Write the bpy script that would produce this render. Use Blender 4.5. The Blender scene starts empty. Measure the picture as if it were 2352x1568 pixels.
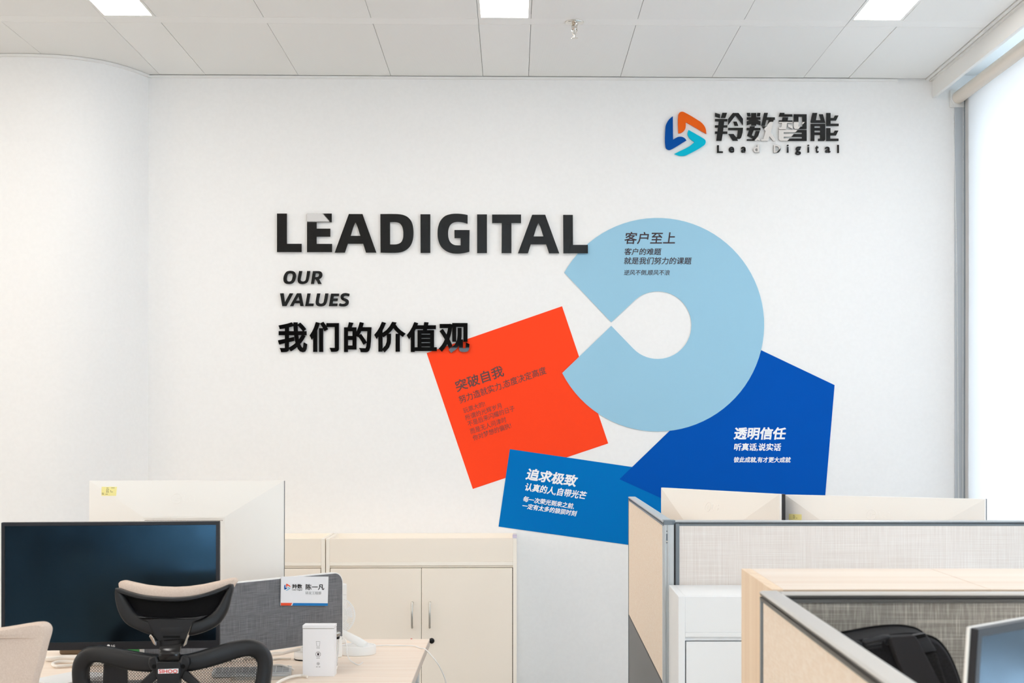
import bpy, math, random
from mathutils import Vector, Matrix
from mathutils.geometry import tessellate_polygon
R = math.radians
sc = bpy.context.scene
COL = sc.collection
random.seed(7)

# ------------------------------------------------------------------ camera, world, exposure
F = 3300.0; PPX = 1248.0; HOR = 998.0; YAW = R(1.2); EYE = 1.445
cd = bpy.data.cameras.new('camera'); cam = bpy.data.objects.new('camera', cd); COL.objects.link(cam)
cd.sensor_fit = 'HORIZONTAL'; cd.sensor_width = 36.0; cd.lens = F / 2352 * 36
cd.shift_x = (1176 - PPX) / 2352; cd.shift_y = (HOR - 784) / 2352
cd.clip_start = 0.05; cd.clip_end = 200
cd.dof.use_dof = True; cd.dof.focus_distance = 6.2; cd.dof.aperture_fstop = 12
cam.location = (0, 0, EYE); cam.rotation_euler = (R(90), 0, -YAW)
sc.camera = cam

w = bpy.data.worlds.new('daylight'); sc.world = w; w.use_nodes = True
bgn = w.node_tree.nodes['Background']
bgn.inputs[0].default_value = (0.66, 0.84, 1.0, 1); bgn.inputs[1].default_value = 7.0
LAMP = 22.0
vs = sc.view_settings
sc.display_settings.display_device = 'sRGB'
vs.view_transform = 'Standard'; vs.look = 'None'; vs.gamma = 1; vs.use_curve_mapping = False; vs.exposure = -0.36
try:
    sc.cycles.max_bounces = 12; sc.cycles.diffuse_bounces = 8; sc.cycles.sample_clamp_indirect = 6
except Exception: pass

# ------------------------------------------------------------------ geometry of the view
CA, SA = math.cos(YAW), math.sin(YAW)
CAMF = Matrix.Rotation(-YAW, 4, 'Z')          # the office furniture on the right is square to this frame
def cf(xc, d, z=0.0): return Vector((xc*CA + d*SA, d*CA - xc*SA, z))
def ray(px, py):
    u = (px-PPX)/F; v = (HOR-py)/F
    return Vector((u*CA+SA, CA-u*SA, v))
EYEV = Vector((0, 0, EYE))
def at(px, py, d): return EYEV + ray(px, py)*d             # point at depth d along the view axis
def onplane(px, py, P, N):
    r = ray(px, py); t = (P-EYEV).dot(N)/r.dot(N); return EYEV + r*t
def on_y(px, py, y): return onplane(px, py, Vector((0, y, 0)), Vector((0, 1, 0)))
def on_z(px, py, z): return onplane(px, py, Vector((0, 0, z)), Vector((0, 0, 1)))
WY = 7.16; CZ = 3.226

# ------------------------------------------------------------------ materials
def lin(c):
    return tuple(((v/255)/12.92 if v/255 <= .04045 else ((v/255+.055)/1.055)**2.4) for v in c)
def mat(name, rgb, rough=.5, metal=0, spec=.5, coat=0, emit=None, trans=0, ior=1.45, alpha=None):
    m = bpy.data.materials.new(name); m.use_nodes = True
    b = m.node_tree.nodes['Principled BSDF']
    b.inputs['Base Color'].default_value = (*lin(rgb), 1)
    b.inputs['Roughness'].default_value = rough; b.inputs['Metallic'].default_value = metal
    b.inputs['Specular IOR Level'].default_value = spec
    b.inputs['IOR'].default_value = ior
    b.inputs['Transmission Weight'].default_value = trans
    b.inputs['Coat Weight'].default_value = coat
    if emit:
        b.inputs['Emission Color'].default_value = (*emit[0], 1); b.inputs['Emission Strength'].default_value = emit[1]
    return m
def nodes(m): return m.node_tree.nodes, m.node_tree.links, m.node_tree.nodes['Principled BSDF']
def vary(m, rgb2, scale=(1, 1, 1), detail=3, lo=.35, hi=.65, bump=0, nscale=1.0, dist=.002):
    """second colour mixed in by stretched noise, optional bump"""
    N, L, b = nodes(m)
    tc = N.new('ShaderNodeTexCoord'); mp = N.new('ShaderNodeMapping'); mp.inputs['Scale'].default_value = scale
    nz = N.new('ShaderNodeTexNoise'); nz.inputs['Scale'].default_value = nscale; nz.inputs['Detail'].default_value = detail
    cr = N.new('ShaderNodeValToRGB'); cr.color_ramp.elements[0].position = lo; cr.color_ramp.elements[1].position = hi
    base = tuple(b.inputs['Base Color'].default_value)
    cr.color_ramp.elements[0].color = base; cr.color_ramp.elements[1].color = (*lin(rgb2), 1)
    L.new(tc.outputs['Object'], mp.inputs['Vector']); L.new(mp.outputs[0], nz.inputs['Vector'])
    L.new(nz.outputs['Fac'], cr.inputs[0]); L.new(cr.outputs[0], b.inputs['Base Color'])
    if bump:
        bp = N.new('ShaderNodeBump'); bp.inputs['Strength'].default_value = bump; bp.inputs['Distance'].default_value = dist
        L.new(nz.outputs['Fac'], bp.inputs['Height']); L.new(bp.outputs[0], b.inputs['Normal'])
    return m
def weave(name, c1, c2, horiz=(6, 6, 420), vert=(420, 420, 6), amt=1.0, rough=.9, lo=.42, hi=.62):
    """cloth with fine horizontal and vertical threads"""
    m = mat(name, c1, rough, spec=.15); N, L, b = nodes(m)
    tc = N.new('ShaderNodeTexCoord'); outs = []
    for s in (horiz, vert):
        mp = N.new('ShaderNodeMapping'); mp.inputs['Scale'].default_value = s
        nz = N.new('ShaderNodeTexNoise'); nz.inputs['Scale'].default_value = 1; nz.inputs['Detail'].default_value = 2
        L.new(tc.outputs['Object'], mp.inputs['Vector']); L.new(mp.outputs[0], nz.inputs['Vector'])
        cr = N.new('ShaderNodeMapRange'); cr.inputs['From Min'].default_value = lo; cr.inputs['From Max'].default_value = hi
        L.new(nz.outputs['Fac'], cr.inputs['Value']); outs.append(cr.outputs[0])
    a = N.new('ShaderNodeMath'); a.operation = 'ADD'; L.new(outs[0], a.inputs[0]); L.new(outs[1], a.inputs[1])
    h = N.new('ShaderNodeMath'); h.operation = 'MULTIPLY'; h.inputs[1].default_value = .5*amt; L.new(a.outputs[0], h.inputs[0])
    mx = N.new('ShaderNodeMix'); mx.data_type = 'RGBA'
    mx.inputs['A'].default_value = (*lin(c1), 1); mx.inputs['B'].default_value = (*lin(c2), 1)
    L.new(h.outputs[0], mx.inputs['Factor']); L.new(mx.outputs['Result'], b.inputs['Base Color'])
    bp = N.new('ShaderNodeBump'); bp.inputs['Strength'].default_value = .25; bp.inputs['Distance'].default_value = .001
    L.new(h.outputs[0], bp.inputs['Height']); L.new(bp.outputs[0], b.inputs['Normal'])
    return m

M = {}
M['wall'] = vary(mat('painted_wall', (241, 240, 239), .85, spec=.2), (239, 238, 237), (1, 1, 1), 4, bump=.05, nscale=60, dist=.0008)
M['wall_dark'] = mat('dark_wall_panelling', (118, 113, 109), .8, spec=.2)
M['pier'] = mat('grey_end_trim', (192, 198, 204), .6)
M['trim'] = mat('white_trim', (236, 235, 232), .5)
M['gap'] = mat('dark_void', (40, 38, 36), .9, spec=0)
M['ceil_plain'] = mat('ceiling_metal', (238, 237, 234), .42, spec=.4)
def perforated():
    m = mat('perforated_ceiling_metal', (228, 227, 224), .45, spec=.4); N, L, b = nodes(m)
    tc = N.new('ShaderNodeTexCoord'); sp = N.new('ShaderNodeSeparateXYZ'); L.new(tc.outputs['Object'], sp.inputs[0])
    outs = []
    for ax in ('X', 'Y'):
        mu = N.new('ShaderNodeMath'); mu.operation = 'MULTIPLY'; mu.inputs[1].default_value = 2*math.pi/.0052
        L.new(sp.outputs[ax], mu.inputs[0]); s = N.new('ShaderNodeMath'); s.operation = 'SINE'; L.new(mu.outputs[0], s.inputs[0]); outs.append(s.outputs[0])
    mr = N.new('ShaderNodeMapRange'); mr.inputs['From Min'].default_value = -.1; mr.inputs['From Max'].default_value = .9
    a = N.new('ShaderNodeMath'); a.operation = 'MULTIPLY_ADD'; a.inputs[1].default_value = .25
    L.new(outs[1], a.inputs[0]); L.new(outs[0], a.inputs[2]); L.new(a.outputs[0], mr.inputs['Value'])
    mx = N.new('ShaderNodeMix'); mx.data_type = 'RGBA'
    mx.inputs['A'].default_value = (*lin((240, 239, 236)), 1); mx.inputs['B'].default_value = (*lin((226, 225, 222)), 1)
    L.new(mr.outputs[0], mx.inputs['Factor']); L.new(mx.outputs['Result'], b.inputs['Base Color'])
    return m
M['ceil_perf'] = perforated()
M['floor'] = vary(mat('grey_carpet', (186, 182, 176), .9, spec=.1), (172, 169, 164), (1, 1, 1), 6, bump=.4, nscale=220)
M['lamp'] = mat('lamp_diffuser', (255, 255, 255), .6, emit=((1.0, .968, .925), LAMP))
M['globe'] = mat('warm_fill_globe', (255, 240, 220), .6, emit=((1.0, .84, .68), 22))  # glow of the unseen pendants added as warm fill
M['acryl'] = mat('black_acrylic', (8, 8, 9), .015, spec=.55)
M['acryl_side'] = mat('acrylic_backing', (206, 196, 182), .5)
M['print_dark'] = mat('dark_print', (72, 62, 68), .7, spec=.15)
M['print_brown'] = mat('brown_print', (108, 74, 72), .7, spec=.15)
M['print_white'] = mat('white_print', (246, 246, 248), .7, spec=.2)
M['print_black'] = mat('black_print', (30, 28, 28), .7, spec=.15)
M['print_grey'] = mat('grey_print', (165, 166, 168), .7, spec=.15)
M['print_red'] = mat('red_print', (240, 78, 40), .6)
M['print_blue'] = mat('blue_print', (0, 118, 188), .6)
M['vinyl_red'] = mat('red_vinyl', (255, 72, 36), .6, spec=.06)
M['vinyl_light'] = mat('light_blue_vinyl', (154, 198, 221), .6, spec=.06)
M['vinyl_mid'] = mat('mid_blue_vinyl', (0, 114, 188), .6, spec=.06)
M['vinyl_deep'] = mat('deep_blue_vinyl', (0, 82, 176), .6, spec=.06)
M['logo_blue'] = mat('blue_acrylic', (0, 76, 158), .45, spec=.1)
M['logo_orange'] = mat('orange_acrylic', (234, 98, 24), .45, spec=.1)
M['logo_cyan'] = mat('cyan_acrylic', (0, 184, 212), .45, spec=.1)
M['cream'] = mat('cream_steel', (246, 236, 223), .45, spec=.35)
M['cream2'] = mat('cream_steel_light', (249, 242, 231), .45, spec=.35)
M['steel'] = mat('brushed_steel', (200, 197, 190), .32, metal=1)
M['white_lam'] = mat('white_laminate', (240, 242, 244), .4, spec=.4)
M['wood'] = vary(mat('light_wood', (246, 232, 218), .5, spec=.3), (238, 218, 200), (.6, 16, 40), 4, .38, .72, nscale=2.2)
M['wood_v'] = vary(mat('light_wood_side', (250, 226, 198), .5, spec=.3), (240, 212, 182), (40, 16, .6), 4, .38, .72, nscale=2.2)
M['wood_edge'] = vary(mat('wood_edge_band', (222, 198, 170), .5), (206, 180, 150), (1, 4, 60), 3, nscale=3)
M['desk_edge'] = mat('pale_edge_band', (226, 214, 203), .5)
M['fab_peach'] = weave('peach_fabric', (243, 225, 206), (248, 234, 218), (8, 30, 260), (60, 60, 90))
M['fab_cream'] = weave('cream_linen', (221, 212, 206), (240, 236, 232), (5, 5, 620), (600, 600, 9), lo=.42, hi=.7)
M['fab_tan'] = weave('tan_linen', (144, 138, 130), (226, 220, 210), (6, 6, 560), (620, 620, 26), lo=.46, hi=.76)
M['fab_grey'] = weave('grey_linen', (96, 97, 101), (150, 150, 153), (18, 18, 700), (700, 700, 18), lo=.35, hi=.75)
M['panel_grey'] = mat('grey_panel', (118, 120, 122), .6)
M['alu'] = mat('grey_aluminium', (118, 126, 133), .38, metal=.35, spec=.5)
M['alu_mid'] = mat('mid_grey_aluminium', (98, 96, 93), .4, metal=.3)
M['alu_light'] = mat('light_aluminium', (196, 200, 202), .35, metal=.3)
M['alu_dark'] = mat('dark_groove', (44, 45, 49), .6)
M['alu_warm'] = mat('warm_aluminium', (206, 201, 195), .35, metal=.15)
M['mon_white'] = mat('white_plastic', (246, 243, 238), .32, spec=.45)
M['mon_black'] = mat('black_bezel', (38, 38, 42), .38, spec=.4)
def screen_mat():
    m = mat('dusty_screen', (9, 11, 14), .2, spec=1.0); N, L, b = nodes(m)
    b.inputs['Specular Tint'].default_value = (.30, .66, 1.0, 1)
    tc = N.new('ShaderNodeTexCoord'); nz = N.new('ShaderNodeTexNoise'); nz.inputs['Scale'].default_value = 7; nz.inputs['Detail'].default_value = 8
    cr = N.new('ShaderNodeMapRange'); cr.inputs['From Min'].default_value = .4; cr.inputs['From Max'].default_value = .8
    cr.inputs['To Min'].default_value = .15; cr.inputs['To Max'].default_value = .27
    L.new(tc.outputs['Object'], nz.inputs['Vector']); L.new(nz.outputs['Fac'], cr.inputs['Value']); L.new(cr.outputs[0], b.inputs['Roughness'])
    return m
M['screen'] = screen_mat()
M['black_pl'] = mat('black_plastic', (26, 27, 30), .42, spec=.45)
M['black_soft'] = mat('black_matte', (12, 12, 14), .8, spec=.2)
M['black_gloss'] = mat('black_gloss_plastic', (22, 22, 24), .16)
M['beige_mesh'] = weave('beige_mesh_fabric', (214, 194, 179), (224, 206, 192), (500, 500, 300), (300, 300, 500))
M['bag'] = vary(mat('black_nylon', (36, 37, 41), .75, spec=.25), (28, 28, 31), (1, 1, 1), 4, bump=.3, nscale=300)
M['bag_strap'] = mat('strap_webbing', (48, 48, 51), .85, spec=.2)
M['bag_leather'] = mat('black_leather', (36, 39, 45), .5)
M['bag_mesh'] = vary(mat('black_air_mesh', (14, 14, 16), .9), (34, 34, 36), (1, 1, 1), 2, nscale=420)
M['white_pl'] = mat('matte_white_plastic', (243, 243, 242), .45)
M['cable'] = mat('white_cable', (238, 233, 226), .5)
M['card'] = mat('white_card', (240, 240, 243), .6)
M['paper_box'] = mat('white_carton', (240, 240, 243), .55)
M['glass'] = mat('clear_glass', (255, 255, 255), .02, trans=1, ior=1.45)
M['pane'] = mat('window_glass', (255, 255, 255), .0, trans=1, ior=1.02)
M['yellow'] = mat('yellow_label', (246, 236, 160), .7)
M['green'] = mat('green_card', (40, 120, 60), .6)
M['brown'] = mat('brown_box', (104, 84, 62), .6)
M['red_ink'] = mat('red_ink', (214, 60, 56), .6)
M['lilac'] = mat('lilac_cap', (214, 210, 226), .6)
M['chrome'] = mat('chrome', (214, 208, 200), .12, metal=1)
M['frame_al'] = mat('window_frame', (150, 158, 165), .6)
def blind_mat():
    m = bpy.data.materials.new('blind_fabric'); m.use_nodes = True; N, L = m.node_tree.nodes, m.node_tree.links
    N.remove(N['Principled BSDF']); o = [n for n in N if n.type == 'OUTPUT_MATERIAL'][0]
    d = N.new('ShaderNodeBsdfDiffuse'); d.inputs[0].default_value = (.52, .515, .51, 1)
    t = N.new('ShaderNodeBsdfTranslucent'); t.inputs[0].default_value = (.268, .252, .243, 1)
    a = N.new('ShaderNodeAddShader'); L.new(d.outputs[0], a.inputs[0]); L.new(t.outputs[0], a.inputs[1]); L.new(a.outputs[0], o.inputs[0]); return m
M['blind'] = blind_mat()
M['blind_roll'] = mat('rolled_blind', (226, 216, 204), .7)
def net_mat():
    m = mat('chair_net', (46, 45, 46), .6, spec=.3); N, L, b = nodes(m)
    tc = N.new('ShaderNodeTexCoord'); mp = N.new('ShaderNodeMapping'); mp.inputs['Rotation'].default_value = (R(90), 0, R(90))
    br = N.new('ShaderNodeTexBrick'); br.inputs['Scale'].default_value = 1; br.offset = .5
    br.inputs['Brick Width'].default_value = .0072; br.inputs['Row Height'].default_value = .0036; br.inputs['Mortar Size'].default_value = .00078
    br.inputs['Mortar Smooth'].default_value = .1
    sp = N.new('ShaderNodeSeparateXYZ'); cb = N.new('ShaderNodeCombineXYZ')
    L.new(tc.outputs['Object'], sp.inputs[0]); L.new(sp.outputs['Z'], cb.inputs['X']); L.new(sp.outputs['X'], cb.inputs['Y']); L.new(cb.outputs[0], br.inputs['Vector'])
    N.remove(mp); L.new(br.outputs['Fac'], b.inputs['Alpha'])
    return m
M['net'] = net_mat()

# ------------------------------------------------------------------ builders
WM = {}                                                             # world matrix of each object, kept by hand
def mroot(loc, rz=0.0): return Matrix.Translation(Vector(loc)) @ Matrix.Rotation(rz, 4, 'Z')
def thing(name, label, cat, loc=(0, 0, 0), rz=0.0, group=None):
    o = bpy.data.objects.new(name, None); COL.objects.link(o)
    o.location = loc; o.rotation_euler = (0, 0, rz); o.empty_display_size = .05
    WM[o] = mroot(loc, rz); o['label'] = label; o['category'] = cat
    if group: o['group'] = group
    return o
def tag(o, label, cat=None, group=None):
    o['label'] = label
    if cat: o['category'] = cat
    if group: o['group'] = group
    return o
class MB:
    def __init__(s, T=None): s.v = []; s.f = []; s.T = T or Matrix.Identity(4)
    def add(s, vs, fs):
        n = len(s.v); s.v += [Vector(p) for p in vs]; s.f += [tuple(i+n for i in f) for f in fs]; return s
    def box(s, x0, x1, y0, y1, z0, z1):
        return s.add([(x0, y0, z0), (x1, y0, z0), (x1, y1, z0), (x0, y1, z0), (x0, y0, z1), (x1, y0, z1), (x1, y1, z1), (x0, y1, z1)],
                     [(0, 3, 2, 1), (4, 5, 6, 7), (0, 1, 5, 4), (1, 2, 6, 5), (2, 3, 7, 6), (3, 0, 4, 7)])
    def bar(s, a, b, w, h, up=(0, 0, 1)):
        a, b = Vector(a), Vector(b); d = (b-a).normalized(); u = Vector(up)
        sd = d.cross(u); sd = sd.normalized() if sd.length > 1e-4 else Vector((1, 0, 0)); u = sd.cross(d).normalized()
        P = [p + sd*i*w/2 + u*j*h/2 for p in (a, b) for i, j in ((-1, -1), (1, -1), (1, 1), (-1, 1))]
        return s.add(P, [(0, 1, 2, 3), (7, 6, 5, 4), (0, 4, 5, 1), (1, 5, 6, 2), (2, 6, 7, 3), (3, 7, 4, 0)])
    def prism(s, loops, fn, t):
        """loops: outer + holes as 2D points; fn(u, v, k) -> 3D, k=0 front, k=t back"""
        L3 = [[Vector((p[0], p[1], 0)) for p in lp] for lp in loops]
        flat = [p for lp in loops for p in lp]; n = len(flat)
        tri = tessellate_polygon(L3)
        vs_ = [fn(p[0], p[1], 0) for p in flat] + [fn(p[0], p[1], t) for p in flat]
        fs = []
        for a, b, c in tri:
            fs.append((a, b, c)); fs.append((c+n, b+n, a+n))
        o = 0
        for lp in loops:
            m = len(lp)
            for i in range(m): j = (i+1) % m; fs.append((o+i, o+j, o+j+n, o+i+n))
            o += m
        return s.add(vs_, fs)
    def tube(s, pts, r, n=8, closed=False):
        pts = [Vector(p) for p in pts]; m = len(pts); rr = r if isinstance(r, (list, tuple)) else [r]*m
        up = None; vs_ = []
        for i, p in enumerate(pts):
            a = pts[(i-1) % m] if (closed or i) else p; b = pts[(i+1) % m] if (closed or i < m-1) else p
            d = (b-a).normalized()
            if up is None: up = Vector((0, 0, 1)) if abs(d.z) < .9 else Vector((1, 0, 0))
            sd = d.cross(up).normalized(); up = sd.cross(d).normalized()
            vs_ += [p + (sd*math.cos(2*math.pi*k/n) + up*math.sin(2*math.pi*k/n))*rr[i] for k in range(n)]
        fs = []
        for i in range(m if closed else m-1):
            j = (i+1) % m
            for k in range(n): l = (k+1) % n; fs.append((i*n+k, i*n+l, j*n+l, j*n+k))
        if not closed: fs += [tuple(range(n))[::-1], tuple((m-1)*n+k for k in range(n))]
        return s.add(vs_, fs)
    def band(s, path, rd=.016, n=14, closed=True, p=3.0):
        """path of (x, z, half width, y): swept flat-oval band lying in the x-z plane"""
        m = len(path); vs_ = []
        for i in range(m):
            q = path[i]; a = path[(i-1) % m] if (closed or i) else q; b = path[(i+1) % m] if (closed or i < m-1) else q
            d = Vector((b[0]-a[0], 0, b[1]-a[1])).normalized(); nr = Vector((-d.z, 0, d.x))
            for k in range(n):
                c, sn = math.cos(2*math.pi*k/n), math.sin(2*math.pi*k/n)
                ex = 2.0/p; c = math.copysign(abs(c)**ex, c); sn = math.copysign(abs(sn)**ex, sn)
                vs_.append(Vector((q[0], q[3], q[1])) + nr*c*q[2] + Vector((0, 1, 0))*sn*rd)
        fs = []
        for i in range(m if closed else m-1):
            j = (i+1) % m
            for k in range(n): l = (k+1) % n; fs.append((i*n+k, i*n+l, j*n+l, j*n+k))
        if not closed: fs += [tuple(range(n))[::-1], tuple((m-1)*n+k for k in range(n))]
        return s.add(vs_, fs)
    def lathe(s, prof, c=(0, 0, 0), n=28, T=None):
        """profile of (r, z)"""
        T = T or Matrix.Translation(Vector(c)); vs_ = []; m = len(prof)
        for r, z in prof: vs_ += [T @ Vector((r*math.cos(2*math.pi*k/n), r*math.sin(2*math.pi*k/n), z)) for k in range(n)]
        fs = []
        for i in range(m-1):
            for k in range(n): l = (k+1) % n; fs.append((i*n+k, i*n+l, (i+1)*n+l, (i+1)*n+k))
        if prof[0][0] > 1e-6: fs.append(tuple(range(n))[::-1])
        if prof[-1][0] > 1e-6: fs.append(tuple((m-1)*n+k for k in range(n)))
        return s.add(vs_, fs)
    def grid(s, fn, nu, nv, close_u=False):
        n = len(s.v); vs_ = [fn(i/nu, j/nv) for i in range(nu+1) for j in range(nv+1)]
        fs = [(i*(nv+1)+j, (i+1)*(nv+1)+j, (i+1)*(nv+1)+j+1, i*(nv+1)+j+1) for i in range(nu) for j in range(nv)]
        return s.add(vs_, fs)
    def build(s, name, m, parent=None, smooth=False, bevel=0, local=False, fix=True, seg=2):
        me = bpy.data.meshes.new(name); W = s.T
        V = [W @ p for p in s.v]
        if parent is not None and not local:
            inv = WM[parent].inverted(); V = [inv @ p for p in V]
        me.from_pydata([tuple(p) for p in V], [], s.f); me.materials.append(M[m] if isinstance(m, str) else m)
        if fix:
            import bmesh
            bm = bmesh.new(); bm.from_mesh(me); bmesh.ops.remove_doubles(bm, verts=bm.verts, dist=1e-6)
            bmesh.ops.recalc_face_normals(bm, faces=bm.faces); bm.to_mesh(me); bm.free()
        if smooth:
            for p in me.polygons: p.use_smooth = True
            try: me.set_sharp_from_angle(angle=R(38))
            except Exception: pass
        me.update()
        o = bpy.data.objects.new(name, me); COL.objects.link(o)
        if parent is not None: o.parent = parent; WM[o] = WM[parent]
        else: WM[o] = Matrix.Identity(4)
        if bevel:
            b = o.modifiers.new('bevel', 'BEVEL'); b.width = bevel; b.segments = seg; b.limit_method = 'ANGLE'; b.angle_limit = R(40)
            if smooth: b.harden_normals = False
        return o
def struct(o): o['kind'] = 'structure'; return o

# ---- lettering
_tc = {}
def glyphs(s):
    if s in _tc: return _tc[s]
    c = bpy.data.curves.new('t', 'FONT'); c.body = s; c.resolution_u = 3; c.size = 1
    o = bpy.data.objects.new('t', c); COL.objects.link(o)
    bpy.context.view_layer.update()
    dg = bpy.context.evaluated_depsgraph_get(); me = bpy.data.meshes.new_from_object(o.evaluated_get(dg))
    V = [(v.co.x, v.co.y) for v in me.vertices]; Fc = []
    for p in me.polygons:
        q = tuple(p.vertices); ar = sum(V[q[i]][0]*V[q[(i+1) % len(q)]][1]-V[q[(i+1) % len(q)]][0]*V[q[i]][1] for i in range(len(q)))
        Fc.append(q if ar > 0 else q[::-1])
    cnt = {}
    for p in me.polygons:
        for e in p.edge_keys: cnt[e] = cnt.get(e, 0)+1
    E_ = [e for e, k in cnt.items() if k == 1]
    # weld split outlines
    bpy.data.objects.remove(o); bpy.data.curves.remove(c); bpy.data.meshes.remove(me)
    _tc[s] = (V, Fc, E_); return _tc[s]
def text_solid(mb, s, bl, length, height, ang=0.0, shear=0.0, stroke=0.0, plane=None, lift=.001, thick=0.0, ref=None):
    """text fitted to a box: bl = bottom-left corner in photo pixels on the plane, length/height in the same units, ang clockwise degrees.
    stroke thickens the outline (in the same units); ref(px, py) -> 3D point, N the outward normal"""
    V, Fc, E_ = glyphs(s); V = [(x+shear*y, y) for x, y in V]
    x0 = min(v[0] for v in V); x1 = max(v[0] for v in V); y0 = min(v[1] for v in V); y1 = max(v[1] for v in V)
    sx = (length-2*stroke)/(x1-x0); sy = (height-2*stroke)/(y1-y0)
    L = [((x-x0)*sx+stroke, (y-y0)*sy+stroke) for x, y in V]
    ca, sa = math.cos(R(ang)), math.sin(R(ang))
    P, N = plane
    def to3(x, y, k):
        px = bl[0]+x*ca+y*sa; py = bl[1]+x*sa-y*ca
        return (ref(px, py) if ref else onplane(px, py, P, N)) + N*k
    mb.add([to3(x, y, lift) for x, y in L], Fc)
    if stroke or thick:
        nb = {}
        for a, b in E_: nb.setdefault(a, []).append(b); nb.setdefault(b, []).append(a)
        def side(P_, l_):
            g_ = [to3(x, y, l_) for x, y in P_] + [to3(x, y, l_-thick) for x, y in P_]; m_ = len(P_)
            mb.add(g_, [(i, i+m_, i+m_+1, i+1) for i in range(m_-1)])
        for v_, ns in nb.items():
            if not stroke or len(ns) != 2: continue
            p0, p1, p2 = L[ns[0]], L[v_], L[ns[1]]
            d1 = Vector((p1[0]-p0[0], p1[1]-p0[1])); d2 = Vector((p2[0]-p1[0], p2[1]-p1[1]))
            if d1.length < 1e-7 or d2.length < 1e-7: continue
            d1.normalize(); d2.normalize(); cr = d1.x*d2.y-d1.y*d2.x; sd = -1 if cr > 0 else 1
            n1 = Vector((-d1.y, d1.x))*sd; n2 = Vector((-d2.y, d2.x))*sd; dt = n1.dot(n2)
            mt = (n1+n2)/(1+dt) if dt > -.55 else (n1+n2).normalized()*1.2 if (n1+n2).length > 1e-5 else n1
            Q_ = [p1, (p1[0]+n1.x*stroke, p1[1]+n1.y*stroke), (p1[0]+mt.x*stroke, p1[1]+mt.y*stroke), (p1[0]+n2.x*stroke, p1[1]+n2.y*stroke)]
            if sd > 0: Q_ = [Q_[0]]+Q_[:0:-1]
            l3 = lift-.0003-(v_ % 37)*5e-6; mb.add([to3(x, y, l3) for x, y in Q_], [(0, 1, 2, 3)])
            if thick: side(Q_[1:], l3)
        for ei, (a, b) in enumerate(E_):
            (xa, ya), (xb, yb) = L[a], L[b]; d = math.hypot(xb-xa, yb-ya)
            if d < 1e-7: continue
            if stroke:
                nx, ny = -(yb-ya)/d*stroke, (xb-xa)/d*stroke; l2 = lift-.00004-(ei % 41)*6e-6
                q = [(xa-nx, ya-ny), (xb-nx, yb-ny), (xb+nx, yb+ny), (xa+nx, ya+ny)]
                mb.add([to3(x, y, l2) for x, y in q], [(0, 1, 2, 3)])
                if thick: side(q[:2], l2); side(q[2:], l2)
            else:
                f = [to3(*L[a], lift), to3(*L[b], lift), to3(*L[b], lift-thick), to3(*L[a], lift-thick)]; mb.add(f, [(0, 1, 2, 3)])
    return mb
WN = Vector((0, -1, 0)); WP = (Vector((0, WY, 0)), WN)
def wallpoly(mb, loops, lift, thick, org=(0, 0), sc_=1.0):
    def fn(u, v, k): return on_y(org[0]+u/sc_, org[1]+v/sc_, WY-lift) + Vector((0, k, 0))
    return mb.prism(loops, fn, thick)

# ------------------------------------------------------------------ room shell
XR = on_y(2216, 500, WY).x + .16; XL = -6.6; YB = -8.6
struct(MB().box(XL-.3, XR+.3, YB-.3, WY+.5, -.1, 0).build('floor', 'floor'))
struct(MB().box(XL-.2, XR+.2, WY, WY+.12, 0, CZ+.2).build('wall_back', 'wall'))
# curved wall on the left, from its line along the ceiling
cp = [(342, 172), (298, 156.5), (262, 146), (226, 138), (178, 131), (137, 127), (94, 125), (48, 124), (0, 124)]
cur = [on_z(x, y, CZ-.0) for x, y in cp]
pts = [(p.x, p.y) for p in cur]; pts[0] = (pts[0][0], WY+.01)
yl = pts[-1][1]; xm = pts[-1][0]
pts += [(xm-.25, yl+.004), (xm-.6, yl+.03), (xm-.9, yl+.08), (xm-1.15, yl+.17), (xm-1.35, yl+.30), (xm-1.46, WY+.01)]
def cr_spline(P, n=5):
    out = []
    for i in range(len(P)-1):
        p0 = P[max(i-1, 0)]; p1 = P[i]; p2 = P[i+1]; p3 = P[min(i+2, len(P)-1)]
        for k in range(n):
            t = k/n; out.append(tuple(.5*((2*b)+(-a+c)*t+(2*a-5*b+4*c-d)*t*t+(-a+3*b-3*c+d)*t**3) for a, b, c, d in zip(p0, p1, p2, p3)))
    return out + [tuple(P[-1])]
curve = cr_spline(pts, 5)
mb = MB()
def wall_strip(mb, C, z0, z1, th):
    n = len(C); vs_ = []
    nr = []
    for i in range(n):
        a = C[max(i-1, 0)]; b = C[min(i+1, n-1)]; d = Vector((b[0]-a[0], b[1]-a[1], 0)).normalized(); nr.append(Vector((d.y, -d.x, 0)))
    for z in (z0, z1):
        for i in range(n): vs_.append(Vector((*C[i], z)))
    for z in (z0, z1):
        for i in range(n): vs_.append(Vector((*C[i], z)) + nr[i]*th)
    fs = []
    for i in range(n-1):
        fs += [(i, i+1, n+i+1, n+i), (2*n+i, 3*n+i, 3*n+i+1, 2*n+i+1), (n+i, n+i+1, 3*n+i+1, 3*n+i), (i, 2*n+i, 2*n+i+1, i+1)]
    fs += [(0, n, 3*n, 2*n), (n-1, 3*n-1, 4*n-1, 2*n-1)]
    return mb.add(vs_, fs)
struct(wall_strip(MB(), curve, 0, CZ+.02, -.0 or .03).build('wall_corner', 'wall', smooth=True))
struct(wall_strip(MB(), curve, CZ-.014, CZ-.002, -.014).build('trim_1', 'trim', smooth=True))
struct(MB().box(pts[0][0]+.005, XR-.5, WY-.014, WY+.002, CZ-.014, CZ-.002).build('trim_2', 'trim'))
struct(MB().box(XL-.12, XL, YB, WY, 0, CZ+.2).build('wall_left', 'wall'))
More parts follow.
